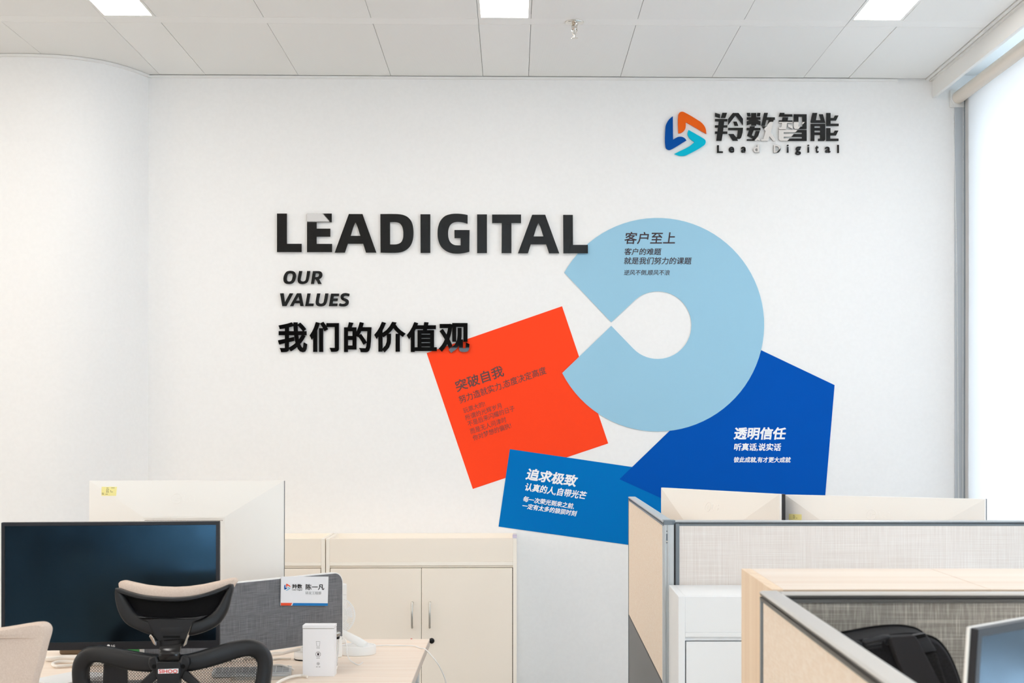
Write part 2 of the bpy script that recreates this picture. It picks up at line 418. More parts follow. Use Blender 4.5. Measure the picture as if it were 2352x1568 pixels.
# front wall (behind the camera) with a band of windows
WX0, WX1, WZ0, WZ1 = -1.7, 2.1, .05, 2.86
mb = MB()
for b in ((XL, WX0, 0, CZ+.2), (WX1, XR+.2, 0, CZ+.2), (WX0, WX1, 0, WZ0), (WX0, WX1, WZ1, CZ+.2), (WX0, -1.08, 2.45, WZ1)): mb.box(b[0], b[1], YB-.12, YB, b[2], b[3])
struct(mb.build('wall_front', 'wall_dark', fix=False))
wf = MB()
for x in (WX0, (WX0+WX1)/2, WX1): wf.box(x-.03, x+.03, YB-.08, YB-.02, WZ0, WZ1)
for z in (WZ0, WZ1): wf.box(WX0, WX1, YB-.08, YB-.02, z-.03, z+.03)
w2 = struct(wf.build('window_2', 'frame_al', fix=False))
MB().box(WX0, WX1, YB-.055, YB-.05, WZ0, WZ1).build('pane', 'pane', w2)
# right wall: sill, header and a long window behind a roller blind
struct(MB().box(XR, XR+.12, YB, WY, 0, .35).build('wall_right', 'wall'))
struct(MB().box(XR, XR+.12, YB, WY, 3.12, CZ+.2).build('wall_right_header', 'wall'))
wf = MB()
jx = on_y(2193.5, 500, WY-.012).x; bxx = on_y(2217.5, 300, WY-.05).x
struct(MB().box(jx, XR+.12, WY-.012, WY, 0, 3.12).build('trim_5', 'pier', bevel=.002))
struct(MB().box(bxx+.006, XR+.12, WY-.10, WY-.0121, 0, 3.12).build('wall_right_jamb', 'frame_al'))
y = WY-.14
while y > YB:
    wf.box(XR+.02, XR+.08, y-.035, y+.035, .35, 3.12); y -= 1.5
for z in (.38, 3.09): wf.box(XR+.02, XR+.08, YB, WY, z-.03, z+.03)
w1 = struct(wf.build('window_1', 'frame_al', fix=False))
MB().box(XR+.045, XR+.05, YB, WY, .35, 3.12).build('pane', 'pane', w1)

# ------------------------------------------------------------------ ceiling of metal panels
ceil = struct(MB().box(XL-.1, XR+.1, YB-.1, WY+.1, CZ+.03, CZ+.1).build('ceiling', 'gap'))
MOD = .4575; NAR = .2265
nx0 = on_y(1109.5, 177, WY).x                    # left side of the middle narrow column
PER = 3*MOD + NAR
def colx():
    out = []
    for k in range(-4, 2):
        x = nx0 + k*PER; out.append((x, x+NAR, True))
        for j in range(3): out.append((x+NAR+j*MOD, x+NAR+(j+1)*MOD, False))
    return out
fx = on_y(2141, 200, WY).x
CEDGE = fx-.035                                  # ceiling stops at an edge trim beside the pelmet
ROWS = [(WY-.016, 6.246)]; STR = []
y = 6.246
while y > YB+.2:
    STR.append((y, y-.092)); ROWS.append((y-.092, max(y-.092-.914, YB))); y -= 1.006
g = .0009
cache = {}
def panel(x0, x1, y0, y1, m, name):
    x0 = max(x0, XL); x1 = min(x1, CEDGE)
    if x1-x0 < .01: return
    wx, wy = round(x1-x0-2*g, 4), round(abs(y1-y0)-2*g, 4); key = (wx, wy, m)
    if key not in cache:
        me_o = MB().box(-wx/2, wx/2, -wy/2, wy/2, 0, .02).build(name, m, ceil, bevel=.0012, local=True, seg=1)
        cache[key] = me_o.data; o = me_o
    else:
        o = bpy.data.objects.new(name, cache[key]); COL.objects.link(o); o.parent = ceil
        b = o.modifiers.new('bevel', 'BEVEL'); b.width = .0012; b.segments = 1
    o.location = ((x0+x1)/2, (y0+y1)/2, CZ+random.uniform(-.0006, .0006)); return o
def curve_y(x):
    """how far forward the curved wall comes at x"""
    best = WY
    for i in range(len(curve)-1):
        a, b = curve[i], curve[i+1]
        if min(a[0], b[0]) <= x <= max(a[0], b[0]) and abs(a[0]-b[0]) > 1e-6:
            best = min(best, a[1]+(b[1]-a[1])*(x-a[0])/(b[0]-a[0]))
    return best
lamp_rows = (1, 4, 7, 10, 13)
lamps = []
for ri, (ya, yb) in enumerate(ROWS):
    if ya-yb < .05: continue
    for x0, x1, nar in colx():
        if nar and ri in lamp_rows and x1 < CEDGE and x0 > XL and not (ri == 4 and abs(x0-nx0) < .1): lamps.append((x0, x1, ya, yb)); continue
        panel(x0, x1, ya, yb, 'ceil_plain' if nar else 'ceil_perf', 'ceiling_panel')
for ya, yb in STR:
    x = nx0-4*PER
    while x < CEDGE:
        panel(x, x+PER, ya, yb, 'ceil_plain', 'ceiling_strip'); x += PER
for k, (x0, x1, ya, yb) in enumerate(lamps):
    cx, cy = (x0+x1)/2, (ya+yb)/2
    side = {0: 'left', 1: 'middle', 2: 'right'}
    if cy > 5 and cx > -2.5:
        i = 0 if cx < -1 else (1 if cx < .8 else 2)
        lab = 'recessed white rectangular ceiling light panel, ' + ('above the curved wall at left', 'above the letters near the sprinkler', 'above the black sign near the window')[i]
    else: lab = 'recessed rectangular ceiling light panel out of view over the room'
    t = thing('ceiling_light', lab, 'light', (cx, cy, CZ), 0, 'recessed ceiling light panels')
    wx, wy = (x1-x0)/2-g, (ya-yb)/2-g
    MB().prism([[(-wx, -wy), (wx, -wy), (wx, wy), (-wx, wy)], [(-wx+.012, -wy+.012), (-wx+.012, wy-.012), (wx-.012, wy-.012), (wx-.012, -wy+.012)]],
               lambda u, v, q: Vector((u, v, q)), .025).build('frame', 'trim', t, local=True)
    MB().box(-wx+.0125, wx-.0125, -wy+.0125, wy-.0125, .002, .02).build('diffuser', 'lamp', t, local=True)

# pendants added out of view for warm fill on surfaces facing left
for k in range(3):
    px_, py_ = -4.6, -.4+2.3*k
    t = thing('fill_pendant', 'warm globe added as fill light, hanging out of view at left', 'lamp', (px_, py_, CZ), 0, 'added warm fill globes')
    MB().lathe([(0, -.012), (.05, -.012), (.05, 0), (0, 0)], n=24).build('ceiling_rose', 'trim', t, local=True)
    MB().tube([(0, 0, -.012), (0, 0, -.62)], .003, 6).build('cord', 'black_pl', t, local=True)
    MB().lathe([(.19*math.sin(math.pi*q/16), -.80-.19*math.cos(math.pi*q/16)) for q in range(17)], n=24).build('globe', 'globe', t, smooth=True, local=True)

# sprinkler head
p = on_z(1319.5, 51, CZ); t = thing('sprinkler_head', 'chrome fire sprinkler head hanging from the ceiling', 'sprinkler', (p.x, p.y, CZ))
MB().lathe([(.0, -.012), (.012, -.012), (.016, -.006), (.030, -.006), (.040, -.003), (.041, .0), (.0, .0)], n=32).build('cover_plate', 'chrome', t, smooth=True, local=True)
MB().lathe([(.0, -.034), (.008, -.034), (.0125, -.028), (.0125, -.018), (.011, -.012), (.0, -.012)], n=8).build('nozzle_body', 'chrome', t, local=True)
mb = MB()
for s_ in (-1, 1): mb.tube([(s_*.010, 0, -.026), (s_*.011, 0, -.036), (s_*.006, 0, -.05), (s_*.002, 0, -.058)], .0022, 6)
mb.tube([(0, 0, -.034), (0, 0, -.058)], .0022, 8); mb.lathe([(.0, -.066), (.003, -.066), (.0035, -.054), (.0, -.054)], n=8)
mb.build('frame_arms', 'chrome', t, smooth=True, local=True)
mb = MB(); n = 12
for k in range(n):
    a = 2*math.pi*k/n; c_, s_ = math.cos(a), math.sin(a)
    mb.bar((c_*.002, s_*.002, -.067), (c_*.0145, s_*.0145, -.068), .0042, .0012)
mb.lathe([(0, -.0676), (.006, -.0676), (.006, -.066), (0, -.066)], n=12)
mb.build('deflector', 'chrome', t, local=True)

# pelmet, edge trims, roller blind
zb = on_y(2142, 225, WY).z
struct(MB().box(fx-.033, fx-.018, YB, WY, CZ-.006, CZ+.004).build('trim_3', 'trim'))
struct(MB().box(fx-.015, fx+.0, YB, WY, CZ-.012, CZ+.03).build('trim_4', 'trim'))
pel = MB().box(fx, fx+.018, YB, WY-.001, zb, CZ+.06).build('pelmet', 'trim', bevel=.0015); struct(pel)
struct(MB().box(fx+.018, XR, YB, WY, CZ+.02, CZ+.06).build('ceiling_pocket', 'trim'))
bx = on_y(2217.5, 300, WY-.05).x
BY1 = 4.35
rx, rz = bx-.030, 3.128
def blind(label, ya, yb, zlow):
    t = thing('roller_blind', label, 'blind', (bx, (ya+yb)/2, zlow), 0, 'roller blinds of the long window')
    def sway(u, v):
        y = ya-.045-u*(ya-yb-.06); z = zlow+.02+(3.13-zlow-.02)*v
        return Vector((bx+.0015*math.sin(y*2.1)+.001*math.sin(z*3+y), y, z))
    MB().grid(sway, 40, 8).build('fabric', 'blind', t, smooth=True)
    MB().tube([(rx, ya-.035, rz), (rx, yb+.01, rz)], .031, 28).build('roller_tube', 'blind_roll', t, smooth=True)
    MB().box(rx-.036, rx+.036, ya-.02, ya-.001, 3.083, 3.17).build('bracket', 'trim', t, bevel=.004)
    MB().lathe([(0, 0), (.034, 0), (.034, .014), (0, .014)], T=Matrix.Translation((rx, ya-.034, rz)) @ Matrix.Rotation(R(90), 4, 'X') @ Matrix.Translation((0, 0, -.014))).build('chain_wheel', 'trim', t, smooth=True)
    MB().box(bx-.006, bx+.006, yb+.015, ya-.045, zlow, zlow+.03).build('bottom_bar', 'alu_light', t, bevel=.002)
    return t
blind('white roller blind rolled half way up, nearer the viewer than the drawn blind', BY1-.02, YB+.1, .8)
t = blind('white roller blind drawn fully down beside the far wall at right', WY, BY1, .3)
mb = MB(); cy = WY-.028
def bead(p, r=.0027):
    mb.add([p+Vector(q)*r for q in ((1, 0, 0), (-1, 0, 0), (0, 1, 0), (0, -1, 0), (0, 0, 1), (0, 0, -1))],
           [(0, 2, 4), (2, 1, 4), (1, 3, 4), (3, 0, 4), (2, 0, 5), (1, 2, 5), (3, 1, 5), (0, 3, 5)])
xa = on_y(2188.5, 215, cy).x; xb_ = on_y(2212.5, 215, cy).x; xc_ = on_y(2208, 1140, cy).x
L_ = 3.09-.75; z = 0
while z < L_:
    f = z/L_; bead(Vector((xa+(xc_-.006-xa)*min(1, f**.75*1.02)+.003*math.sin(z*2.3), cy, 3.09-z)))
    bead(Vector((xb_+(xc_+.006-xb_)*f, cy, 3.09-z))); z += .0062
for k in range(5): bead(Vector((xc_+.006*math.cos(math.pi*k/4), cy, .75-.006*math.sin(math.pi*k/4))))
ch = mb.build('bead_chain', 'white_pl', t, fix=False); ch['kind'] = 'stuff'

# ------------------------------------------------------------------ wall decals
def decal(name, label, loops, lift, m):
    o = wallpoly(MB(), loops, lift, .0006).build(name, m); tag(o, label, 'decal', 'coloured vinyl wall decals'); return o
def line(o, s, bl, length, height, ang, shear, stroke, m, lift):
    mb = MB(); text_solid(mb, s, bl, length, height, ang, shear, stroke, WP, lift)
    return mb.build('text_line', m, o, fix=False)
red = decal('wall_decal', 'bright red tilted square wall decal left of the light blue ring', [[(1291, 703), (1397, 1018), (1086, 1122.5), (980, 810.5)]], .0010, 'vinyl_red')
mid = decal('wall_decal', 'medium blue tilted rectangular wall decal with white lettering, below the red square', [[(1171, 1031), (1592, 1092.5), (1566, 1268), (1145, 1209)]], .0018, 'vinyl_mid')
deep = decal('wall_decal', 'deep blue angular wall decal pointing left, below the ring', [[(1736, 798), (1917, 884), (1881, 1309), (1423, 1100)]], .0026, 'vinyl_deep')
arc = []
a0 = math.degrees(math.atan2(626-745.5, 1296-1510)); a1 = math.degrees(math.atan2(857-745.5, 1290-1510)); C0 = (1510, 745.5)
a0 %= 360; a1 %= 360
for k in range(73):
    a = a0 + (a1+360-a0)*k/72; arc.append((C0[0]+245.2*math.cos(R(a)), C0[1]+245.2*math.sin(R(a))))
arc.append((1404, 748))
i0 = math.degrees(math.atan2(54, -56)); i1 = math.degrees(math.atan2(-54, -56))
for k in range(41):
    a = i0 + (i1-i0)*k/40; arc.append((1510.5+77.6*math.cos(R(a)), 746.5+77.6*math.sin(R(a))))
arc.append((1404, 740))
ring = decal('wall_decal', 'large light blue ring shaped wall decal with a notch on its left', [arc], .0034, 'vinyl_light')
z = lambda x, y, s=11.76, o=(1410, 520): (o[0]+x/s, o[1]+y/s)
for s, bl, ln, h, st in (('客户至上', (1434.2, 560.6), 116, 28, .45), ('客户的难题', (1433.8, 585.8), 85.5, 16, .25),
                         ('就是我们努力的课题', (1432.8, 607), 156, 16.4, .25), ('逆风不倒,顺风不浪', (1432.8, 632.4), 105, 12.9, .12)):
    line(ring, s, bl, ln, h, .15, .13, st, 'print_dark', .0042)
for s, bl, ln, h, st in (('突破自我', (1050.5, 901), 115.5, 27, .5), ('努力造就实力,态度决定高度', (1057.5, 927.5), 211, 18.4, .15),
                         ('玩票大的!', (1066, 949.5), 52.5, 12.4, .0), ('所谓的光辉岁月', (1070.5, 965.5), 88, 12.6, .0),
                         ('不是后来闪耀的日子', (1076.3, 980), 113.5, 12.8, .0), ('而是无人问津时', (1082.5, 997), 87, 12.8, .0), ('你对梦想的偏执!', (1088.5, 1012.3), 92, 13, .0)):
    line(red, s, bl, ln, h, -19.2, .06, st, 'print_brown', .0018)
for s, bl, ln, h, st in (('追求极致', (1206.5, 1101), 119, 27.6, .9), ('认真的人,自带光芒', (1205, 1127), 142.5, 19.2, .48),
                         ('每一次荣光到来之前,', (1200.8, 1151.8), 118, 13.6, .32), ('一定有太多的狼狈时刻', (1198.8, 1167), 126.5, 13, .32)):
    line(mid, s, bl, ln, h, 8.5, .15, st, 'print_white', .0026)
for s, bl, ln, h, st in (('透明信任', (1684.8, 1009.2), 120, 28.6, .95), ('听真话,说实话', (1685.5, 1035.4), 108.5, 18.2, .48),
                         ('彼此成就,有才更大成就', (1685, 1062.2), 131, 13.4, .32)):
    line(deep, s, bl, ln, h, .2, .13, st, 'print_white', .0034)

# ------------------------------------------------------------------ raised letters
def raised(name, label, parts, org, s_, group, m='acryl', lift=.010, thick=.008, cat='letter'):
    mb = MB()
    for i, lp in enumerate(parts): wallpoly(mb, lp, lift, thick, org, s_)
    o = mb.build(name, m); tag(o, label, cat, group)
    if m == 'acryl':
        mb = MB()
        for lp in parts: wallpoly(mb, lp, lift-thick-.0002, lift-thick-.0022, org, s_)
        mb.build('backing', 'acryl_side', o)
    return o
def soften(P, n=5, lim=44):
    """rounds runs of shallow turns, keeps true corners"""
    m = len(P); V_ = [Vector(p) for p in P]; T_ = []
    for i in range(m):
        a, b = V_[i]-V_[i-1], V_[(i+1) % m]-V_[i]
        T_.append((a.normalized()+b.normalized()).normalized() if a.angle(b) < R(lim) else None)
    out = []
    for i in range(m):
        p, q = V_[i], V_[(i+1) % m]; d = q-p; t0, t1 = T_[i], T_[(i+1) % m]
        if t0 is None and t1 is None: out.append(tuple(p)); continue
        t0 = t0*d.length if t0 is not None else d; t1 = t1*d.length if t1 is not None else d
        for k in range(n):
            t = k/n; out.append(tuple(p*(2*t**3-3*t*t+1)+t0*(t**3-2*t*t+t)+q*(-2*t**3+3*t*t)+t1*(t**3-t*t)))
    return out
G1 = 'big raised black capitals on the wall'
s7 = 2352/380; o7 = (620, 480); o8 = (980, 480)
BIG = [('L', 'first big black capital letter, an L at the far left', o7, [[(100, 63), (240, 63), (240, 493), (450, 493), (450, 610), (100, 610)]]),
 ('E', 'big glossy black capital letter E between L and A', o7, [[(527, 63), (878, 63), (878, 185), (664, 185), (664, 278), (858, 278), (858, 392), (664, 392), (664, 494), (883, 494), (883, 611), (527, 611)]]),
 ('A', 'big black capital letter A between E and D', o7, [[(1122, 70), (1315, 70), (1513, 618), (1365, 618), (1325, 492), (1107, 492), (1065, 618), (920, 618)], [(1208, 200), (1215, 190), (1222, 200), (1285, 380), (1147, 380)]]),
 ('D', 'big black capital letter D right of the first A', o7, [[(1570, 70), (1790, 70), (1840, 73), (1900, 85), (1960, 115), (2005, 165), (2030, 230), (2041, 340), (2030, 440), (2000, 515), (1950, 570), (1890, 603), (1820, 618), (1572, 618)], [(1708, 185), (1790, 185), (1840, 200), (1875, 240), (1893, 300), (1896, 350), (1890, 420), (1865, 470), (1830, 492), (1790, 501), (1708, 502)]]),
 ('I', 'big black capital letter I between D and G', o7, [[(2140, 73), (2280, 73), (2280, 622), (2142, 622)]]),
 ('G', 'big black capital letter G in the middle of the word', o8, [[(582, 83), (582, 208), (520, 190), (440, 182), (385, 190), (345, 215), (318, 260), (305, 340), (315, 425), (345, 480), (390, 508), (440, 515), (482, 515), (482, 412), (395, 412), (395, 297), (610, 297), (607, 605), (540, 622), (440, 632), (340, 622), (260, 585), (200, 525), (165, 440), (155, 340), (165, 245), (200, 160), (260, 100), (340, 72), (430, 65), (520, 72)]]),
 ('I', 'big black capital letter I between G and T', o8, [[(717, 75), (857, 75), (857, 625), (717, 625)]]),
 ('T', 'big black capital letter T with a wide crossbar', o8, [[(930, 77), (1342, 77), (1342, 198), (1205, 198), (1205, 625), (1065, 625), (1067, 198), (930, 198)]]),
 ('A', 'big black capital letter A right of the T', o8, [[(1500, 80), (1685, 80), (1885, 628), (1740, 628), (1698, 500), (1480, 500), (1440, 628), (1297, 628)], [(1583, 208), (1590, 198), (1597, 208), (1660, 388), (1520, 388)]]),
 ('L', 'last big black capital letter, an L overlapping the light blue ring', o8, [[(1940, 82), (2078, 82), (2080, 508), (2292, 508), (2292, 628), (1943, 628)]])]
for ch_, lab, og, lp in BIG: raised('letter', lab, [[soften(q) for q in lp]], og, s7, G1, lift=.014, thick=.009)
s3 = 2352/200; o3 = (630, 600)
def sm(lp, n=3): return [q for q in cr_spline(lp+[lp[0]], n)[:-1]]
OV = [('O', 'black slanted letter O starting the short top word', [sm([(430, 252), (510, 265), (560, 300), (585, 360), (583, 430), (560, 510), (520, 570), (460, 605), (370, 612), (300, 595), (258, 550), (245, 480), (255, 400), (290, 325), (345, 270)]), sm([(430, 325), (475, 335), (495, 370), (490, 430), (470, 500), (440, 535), (395, 545), (355, 530), (338, 490), (345, 420), (362, 360), (390, 332)])]),
 ('U', 'black slanted letter U between O and R', [[(668, 260), (757, 260), (715, 460), (710, 500), (725, 530), (765, 542), (810, 535), (840, 510), (855, 460), (885, 260), (972, 260), (935, 470), (920, 515), (895, 560), (850, 592), (770, 612), (700, 605), (655, 580), (632, 535), (627, 490), (632, 450)]]),
 ('R', 'black slanted letter R ending the short top word', [[(1042, 262), (1190, 262), (1240, 270), (1278, 295), (1297, 335), (1295, 390), (1270, 440), (1210, 482), (1280, 610), (1180, 610), (1125, 495), (1108, 482), (1090, 482), (1072, 608), (988, 608)], [(1118, 325), (1180, 327), (1203, 340), (1208, 365), (1195, 400), (1165, 420), (1103, 425)]]),
 ('V', 'black slanted letter V starting the second slanted word', [[(153, 862), (255, 862), (285, 1110), (415, 862), (512, 862), (325, 1208), (215, 1208)]]),
 ('A', 'black slanted letter A beside the V', [[(610, 862), (725, 862), (793, 1208), (703, 1208), (688, 1130), (548, 1130), (510, 1208), (420, 1208)], [(655, 935), (680, 1058), (588, 1058)]]),
 ('L', 'black slanted letter L in the second slanted word', [[(893, 865), (980, 865), (930, 1137), (1068, 1137), (1055, 1208), (832, 1208)]]),
 ('U', 'black slanted letter U between L and E', [[(1155, 865), (1245, 865), (1205, 1060), (1203, 1100), (1220, 1130), (1260, 1142), (1305, 1130), (1330, 1100), (1338, 1070), (1375, 865), (1462, 865), (1420, 1090), (1400, 1140), (1370, 1180), (1320, 1207), (1240, 1215), (1170, 1202), (1130, 1165), (1115, 1110), (1120, 1060)]]),
 ('E', 'black slanted letter E beside the S', [[(1533, 870), (1753, 870), (1742, 938), (1610, 938), (1597, 1000), (1718, 1000), (1708, 1070), (1587, 1070), (1575, 1137), (1710, 1137), (1700, 1210), (1472, 1210)]]),
 ('S', 'black slanted letter S ending the second slanted word', [sm([(2032, 875), (2018, 945), (1960, 932), (1900, 932), (1872, 955), (1880, 985), (1960, 1015), (2005, 1055), (2012, 1110), (1990, 1170), (1930, 1210), (1850, 1218), (1752, 1203), (1765, 1130), (1830, 1147), (1890, 1143), (1925, 1115), (1915, 1085), (1850, 1055), (1805, 1020), (1788, 970), (1800, 910), (1850, 868), (1930, 855)], 2)])]
for ch_, lab, lp in OV: raised('letter', lab, [[soften(q, 3) if len(q) < 24 else q for q in lp]], o3, s3, 'slanted black capitals on the wall', lift=.012, thick=.008)
# six big characters
s5 = 2352/780; o5 = (600, 470)
for c_, lab, x0, x1, y0, y1 in (('我', 'leftmost of the six big black Chinese characters', 120, 320, 815, 1022), ('们', 'second big black Chinese character, left of the middle pair', 338, 540, 813, 1020),
        ('的', 'third of the six big black Chinese characters', 575, 765, 814, 1022), ('价', 'fourth of the six big black Chinese characters', 785, 998, 812, 1020),
        ('值', 'fifth big black Chinese character, touching the red corner', 1010, 1217, 814, 1020), ('观', 'rightmost big black Chinese character, overlapping the red square', 1233, 1443, 820, 1024)):
    mb = MB(); st = 2.15
    text_solid(mb, c_, (o5[0]+x0/s5, o5[1]+y1/s5), (x1-x0)/s5, (y1-y0)/s5, 0, 0, st, WP, .012, .011)
    o = mb.build('letter', 'acryl', fix=False); tag(o, lab, 'letter', 'big black Chinese characters on the wall')

# upper right sign: emblem, four characters, small letters
s1 = 2352/220; oa = (1520, 240); ob = (1720, 240)
em = thing('emblem', 'three piece blue, orange and cyan hexagonal emblem at the upper right of the wall', 'emblem', tuple(on_y(1575, 308, WY)))
EMB = [('blue_piece', 'blue L shaped piece', 'logo_blue', [(272, 285), (215, 330), (160, 390), (120, 460), (100, 520), (93, 580), (93, 1030), (105, 1065), (135, 1095), (170, 1110), (205, 1108), (240, 1095), (606, 877), (570, 830), (520, 800), (460, 788), (405, 793), (360, 812), (278, 860)]),
 ('orange_piece', 'orange bent piece', 'logo_orange', [(408, 705), (408, 260), (420, 220), (450, 188), (490, 175), (525, 178), (555, 190), (900, 390), (960, 430), (1020, 490), (1060, 550), (1085, 620), (1095, 718), (600, 432), (588, 440), (588, 545), (575, 600), (548, 642), (510, 675), (465, 697)]),
 ('cyan_piece', 'cyan arrow piece', 'logo_cyan', [(660, 622), (640, 670), (635, 720), (650, 770), (680, 820), (720, 860), (800, 915), (790, 935), (310, 1210), (370, 1235), (440, 1255), (520, 1258), (590, 1245), (650, 1218), (1035, 1000), (1065, 970), (1080, 925), (1075, 885), (1050, 850), (1020, 830)])]
for nm, lab, m_, lp in EMB:
    o = wallpoly(MB(), [soften(lp, 4)], .012, .010, oa, s1).build(nm, m_, em); o['label'] = lab
CH = [('leftmost angular black Chinese character of the upper right sign', oa,
       [[[(1308, 200), (1432, 238), (1432, 330), (1308, 292)]], [[(1488, 202), (1605, 202), (1562, 328), (1448, 328)]],
        [[(1308, 355), (1612, 355), (1612, 412), (1535, 412), (1525, 508), (1612, 508), (1612, 563), (1517, 563), (1505, 660), (1612, 660), (1612, 718), (1497, 718), (1470, 888), (1340, 888), (1362, 718), (1308, 718), (1308, 660), (1370, 660), (1380, 563), (1308, 563), (1308, 508), (1390, 508), (1400, 412), (1308, 412)]],
        [[(1745, 205), (1885, 205), (1995, 350), (1995, 508), (1812, 268), (1630, 505), (1630, 350)]], [[(1757, 418), (1840, 418), (1880, 520), (1790, 520)]],
        [[(1630, 570), (1997, 570), (1985, 690), (1960, 780), (1945, 820), (1915, 842), (1850, 842), (1872, 888), (1745, 888), (1637, 722), (1765, 722), (1825, 800), (1850, 800), (1870, 627), (1630, 627)]]]),
      ('second angular black Chinese character of the upper right sign', ob,
       [[[(-48, 203), (32, 203), (42, 285), (-30, 285)]], [[(208, 203), (287, 203), (275, 287), (195, 287)]],
        [[(58, 205), (182, 205), (182, 310), (287, 310), (287, 370), (205, 375), (287, 410), (287, 508), (182, 475), (182, 517), (58, 517), (58, 475), (-50, 505), (-50, 410), (38, 375), (-50, 370), (-50, 310), (58, 310)]],
        [[(30, 535), (150, 535), (140, 572), (287, 572), (287, 628), (120, 628), (75, 757), (125, 778), (168, 648), (272, 648), (218, 815), (262, 835), (262, 890), (215, 868), (185, 888), (-50, 888), (-50, 848), (92, 848), (108, 838), (-33, 770), (-38, 750), (7, 628), (-50, 628), (-50, 572), (18, 572)]],
        [[(375, 203), (470, 203), (445, 312), (640, 312), (640, 373), (612, 373), (535, 690), (640, 825), (640, 895), (600, 895), (505, 780), (470, 893), (303, 893), (303, 850), (355, 850), (412, 655), (320, 535), (425, 535), (437, 548), (490, 375), (432, 375), (395, 520), (303, 520)]]]),
      ('third angular black Chinese character of the upper right sign', ob,
       [[[(762, 203), (878, 203), (870, 238), (1070, 238), (1070, 295), (735, 295)]],
        [[(830, 312), (968, 312), (955, 388), (1072, 388), (1072, 452), (940, 452), (910, 608), (745, 608), (735, 595), (735, 555), (795, 555), (815, 452), (735, 452), (735, 388), (815, 388)]],
        [[(962, 482), (1075, 525), (1075, 600), (962, 545)]],
        [[(1103, 237), (1422, 237), (1422, 600), (1135, 600), (1103, 565)], [(1220, 297), (1220, 540), (1315, 540), (1315, 297)]],
        [[(735, 622), (1422, 622), (1422, 892), (770, 892), (735, 855)], [(855, 682), (855, 722), (1305, 722), (1305, 682)], [(855, 792), (855, 833), (1305, 833), (1305, 792)]]]),
      ('rightmost angular black Chinese character of the upper right sign', ob,
       [[[(1562, 205), (1682, 205), (1648, 383), (1765, 383), (1725, 237), (1820, 237), (1878, 447), (1530, 447), (1518, 430), (1518, 400)]],
        [[(1518, 472), (1878, 472), (1878, 860), (1850, 893), (1700, 893), (1700, 837), (1735, 837), (1750, 822), (1750, 745), (1612, 745), (1612, 893), (1518, 893)], [(1612, 525), (1612, 573), (1752, 573), (1752, 525)], [(1612, 635), (1612, 683), (1752, 683), (1752, 635)]],
        [[(1900, 205), (2008, 205), (2008, 328), (2082, 328), (2112, 268), (2203, 268), (2143, 392), (2008, 392), (2008, 468), (2208, 468), (2208, 525), (1900, 525)]],
        [[(1900, 577), (2005, 577), (2005, 695), (2080, 695), (2110, 637), (2200, 637), (2143, 757), (2000, 757), (2000, 835), (2203, 835), (2203, 893), (1900, 893)]]])]
for lab, og, parts in CH: raised('letter', lab, parts, og, s1, 'angular black characters of the upper right sign', lift=.012, thick=.008)
for c_, lab, og, x0, x1, y0, y1 in (('L', 'small black L starting the thin line under the sign', oa, 1352, 1495, 1008, 1195), ('e', 'small black e beside the small L', oa, 1638, 1772, 1043, 1190), ('a', 'small black a between e and d', oa, 1942, 2070, 1043, 1190),
        ('d', 'small black d ending the first small word', ob, 100, 245, 993, 1189), ('D', 'small black capital D starting the second small word', ob, 600, 770, 995, 1193), ('i', 'small black i between D and g', ob, 925, 970, 993, 1187),
        ('g', 'small black g in the second small word', ob, 1130, 1272, 1040, 1247), ('i', 'small black i between g and t', ob, 1430, 1475, 993, 1187), ('t', 'small black t beside the last a', ob, 1625, 1703, 1015, 1195),
        ('a', 'small black a between t and the last l', ob, 1862, 1995, 1043, 1192), ('l', 'small black l at the very end of the line', ob, 2163, 2203, 998, 1195)):
    mb = MB(); text_solid(mb, c_, (og[0]+x0/s1, og[1]+y1/s1), (x1-x0)/s1, (y1-y0)/s1, 0, 0, .72 if c_ not in 'il' else .3, WP, .010, .009)
    o = mb.build('letter', 'acryl', fix=False); tag(o, lab, 'letter', 'small black letters of the upper right sign')
